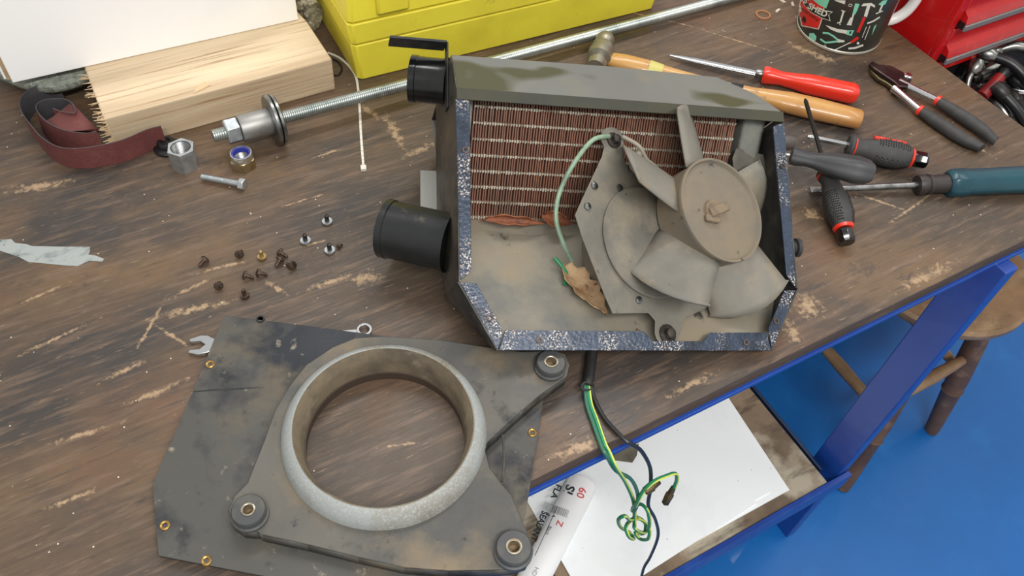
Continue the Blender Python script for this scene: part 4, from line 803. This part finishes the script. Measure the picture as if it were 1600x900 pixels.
rodtool('black_clamp', 'dark clamp body beside the chrome ratchet head', [(1500, 118, -.13), (1510, 104, -.12), (1530, 96, -.11)], (.010, .012), DARKSTEEL, head(.012, .016, BLACKP))
rodtool('broad_handled_tool', 'broad black handle across the middle of the tray pile', [(1572, 108, -.11), (1590, 128, -.11), (1614, 140, -.12)], (.012, .013), BLACKP, head(.012, .03, RUBBER))
rodtool('steel_bar', 'short steel bar between the red handle and the socket', [(1538, 132, -.14), (1560, 128, -.13), (1580, 122, -.13)], (.007, .007), HL, head(.010, .012, HL))

# ------------------------------------------------------------------ stool
SW = mat('worn_stool_wood', (142, 112, 80), .5, 0, [((112, 88, 64), 12, .42, .66), ((164, 138, 104), 20, .52, .72, (.4, 1, 1)), ((84, 64, 48), 40, .62, .74)], coat=.1)
DW = mat('dark_stool_wood', (104, 78, 58), .5, 0, [((78, 58, 46), 12, .42, .66), ((140, 112, 84), 24, .56, .74)])
SCX, SCY, SZT = 1.285, .458, .50
st = thing('wooden_stool', 'round wooden stool with turned legs and stretchers under the bench corner', 'stool', (SCX, SCY, -BT))
MB().lathe([(SZT - .034, .140), (SZT - .030, .156), (SZT - .016, .166), (SZT - .006, .166), (SZT, .160), (SZT - .003, .120), (SZT - .006, 0)], 56, Matrix.Rotation(R(-90), 4, 'Y'), cap=(True, False)).build('seat', SW, st)
feet = [(.125, -.155), (-.165, -.165), (-.150, .160), (.165, .165)]; tops = [(.085, -.085), (-.085, -.085), (-.085, .085), (.085, .085)]
def legpt(k, z): t = 1 - z / (SZT - .03); return V((tops[k][0] + (feet[k][0] - tops[k][0]) * t, tops[k][1] + (feet[k][1] - tops[k][1]) * t, z))
for k in range(4):
    zz = [(.470, .0165), (.44, .0165), (.425, .020), (.420, .0185), (.412, .0215), (.407, .019), (.400, .0220), (.395, .019), (.388, .0215), (.380, .0190), (.30, .0215), (.20, .0230), (.165, .0210), (.160, .0235), (.155, .0205), (.10, .0190), (.02, .0165), (0, .0150)]
    MB().tube([legpt(k, z) for z, _ in zz], [r_ for _, r_ in zz], 18).build('leg', DW, st)
for a, b, z in ((0, 1, .27), (1, 2, .22), (2, 3, .27), (3, 0, .22)):
    A_, B_ = legpt(a, z), legpt(b, z); MB().tube([A_, A_ + (B_ - A_) * .2, (A_ + B_) / 2, A_ + (B_ - A_) * .8, B_], [.0085, .0115, .0140, .0115, .0085], 14).build('stretcher', SW, st)

# ------------------------------------------------------------------ things on the lower shelf
SHZ = -.61
WC = mat('white_sheet', (246, 250, 251), .5, 0, [((232, 237, 240), 5, .5, .72), ((120, 120, 118), 90, .70, .73)])
def sheet(P, z, th, label, name='card_sheet'):
    c = P[0].copy(); o = MB().prism([(p.x - c.x, p.y - c.y) for p in P], 0, th).build(name, WC, None); at(o, (c.x, c.y, SHZ + z - 0)); tag(o, label, 'card', 'white card sheets on the lower shelf'); return o
def quad(p, q, w_, k, z):
    a, b = T(*p, SHZ + z), T(*q, SHZ + z); e = a + (b - a) * k; return [a, e, e + V((-w_, .002, 0)), a + V((-w_, .002, 0))]
sheet(quad((1233, 766), (1135, 618), .42, 1.3, .0002), .0002, .0018, 'white card sheet at the bottom of the stack on the lower shelf')
sheet(quad((1203, 769), (1108, 634), .40, 1.3, .0024), .0024, .0018, 'creased white card sheet second from the top on the lower shelf')
a, b = T(1182, 786, SHZ + .0046), T(1070, 645, SHZ + .0046); l3 = T(823, 783, SHZ + .0046)
sheet([a, a + (b - a) * 1.3, l3 + V((.05, .17, 0)), l3, T(921, 953, SHZ + .0046)], .0046, .0018, 'big white card sheet under the hanging coil of wires')
c0 = T(975, 708, SHZ + .0075); sc_ = [(935, 718), (975, 700), (998, 694), (995, 712), (988, 723), (950, 718)]
o = MB().prism([(T(x, y, SHZ + .007).x - c0.x, T(x, y, SHZ + .007).y - c0.y) for x, y in sc_], 0, .002).build('card_scrap', mat('grey_brown_scrap', (112, 108, 92), .7, 0, [((88, 84, 72), 30, .45, .65)])); at(o, (c0.x, c0.y, SHZ + .0066)); tag(o, 'grey brown card scrap on the white sheets below the bench edge', 'scrap')
# sealant cartridge
TR_ = .0255; tz = SHZ + .0066 + TR_
A_, B_ = T(912, 752, tz + .010), T(822, 925, tz + .010); A_.z = B_.z = tz; p, rz, L, _ = axis_frame(A_, B_)
tube_ = thing('sealant_cartridge', 'white sealant cartridge with black lettering and red print on the shelf', 'sealant tube', (A_.x, A_.y, tz - TR_), rz)
Mt = Matrix.Translation((0, 0, TR_))
MB().lathe([(-.005, .016), (-.0035, .0225), (.001, TR_), (L, TR_), (L, TR_ * .9), (L - .01, TR_ * .88), (L - .01, 0)], 48, Mt, cap=(True, False)).build('body', mat('white_tube', (250, 251, 251), .35), tube_)
tax = (B_ - A_).normalized(); tI = Matrix.Rotation(-rz, 4, 'Z')
def twrap(vs, fs, m, name='lettering', off=.0004):
    o = wrap(vs, fs, A_, tax, TR_, m, tube_, off, name)
    for v in o.data.vertices: v.co = tI @ v.co; v.co.z += TR_
    return o
def ttext(s, x, y, ang, size, m, sx=1.0, bold=.0):
    vs, fs = text_mesh(s, 1, bold); ca_, sa_ = math.cos(R(ang)), math.sin(R(ang)); out = []
    for v in vs: a, b = v.x * size * sx, -v.y * size; out.append((x + a * ca_ - b * sa_, y + a * sa_ + b * ca_))
    return twrap(out, fs, m)
def tpoly(pl, m, off=.0004): return twrap(pl, [tuple(t) for t in tessellate_polygon([[V((p_[0], p_[1], 0)) for p_ in pl]])], m, 'print', off)
INK = mat('dark_ink', (34, 42, 48), .45); RINK = mat('red_ink', (206, 62, 74), .45); GINK = mat('grey_ink', (150, 154, 156), .5)
ttext('SI', 889, 765, 113, 20, INK, 1.0, .03); ttext('FLA', 869, 768, 113, 13, INK, 1.1, .03); ttext('SEALANT', 842, 822, 113, 14, INK, .85, .03)
ttext('Black', 857, 829, 113, 7, INK); ttext('60', 908, 770, 113, 17, RINK, 1.0, .01); ttext('Z', 874, 818, 113, 14, RINK, 1, .01); ttext('J', 862, 806, 100, 13, INK, 1.2, .02)
rnd = random.Random(3); t = 0
u_ = V((41, 15)).normalized(); v_ = V((-u_.y, u_.x)); b0 = V((852, 784))
while t < 40:
    wd = rnd.choice((.7, 1.0, 1.5)); a = b0 + u_ * t; tpoly([tuple(a), tuple(a + u_ * wd), tuple(a + u_ * wd + v_ * 12), tuple(a + v_ * 12)], GINK); t += wd + rnd.choice((.7, 1.1))
for a, b in (((887, 745), (875, 768)), ((871, 792), (836, 868))):
    a, b = V(a), V(b); d_ = (b - a).normalized(); n_ = V((-d_.y, d_.x)) * .4; tpoly([tuple(a + n_), tuple(b + n_), tuple(b - n_), tuple(a - n_)], INK)
ttext('HD', 836, 893, 113, 10, GINK)
c0 = T(885, 893, SHZ + .002); o = MB().tube([V((math.cos(a) * .022, math.sin(a) * .020, .0015)) for a in [i * .35 for i in range(17)]], .0014, 6).build('wire_ring', BLACKP); at(o, (c0.x, c0.y, SHZ)); tag(o, 'thin black wire ring on the shelf beside the sealant cartridge', 'wire ring')

# ------------------------------------------------------------------ lift everything to its height above the floor
for o in list(SC.objects):
    if o.parent is None and o.type in ('MESH', 'EMPTY'): o.location.z += BT
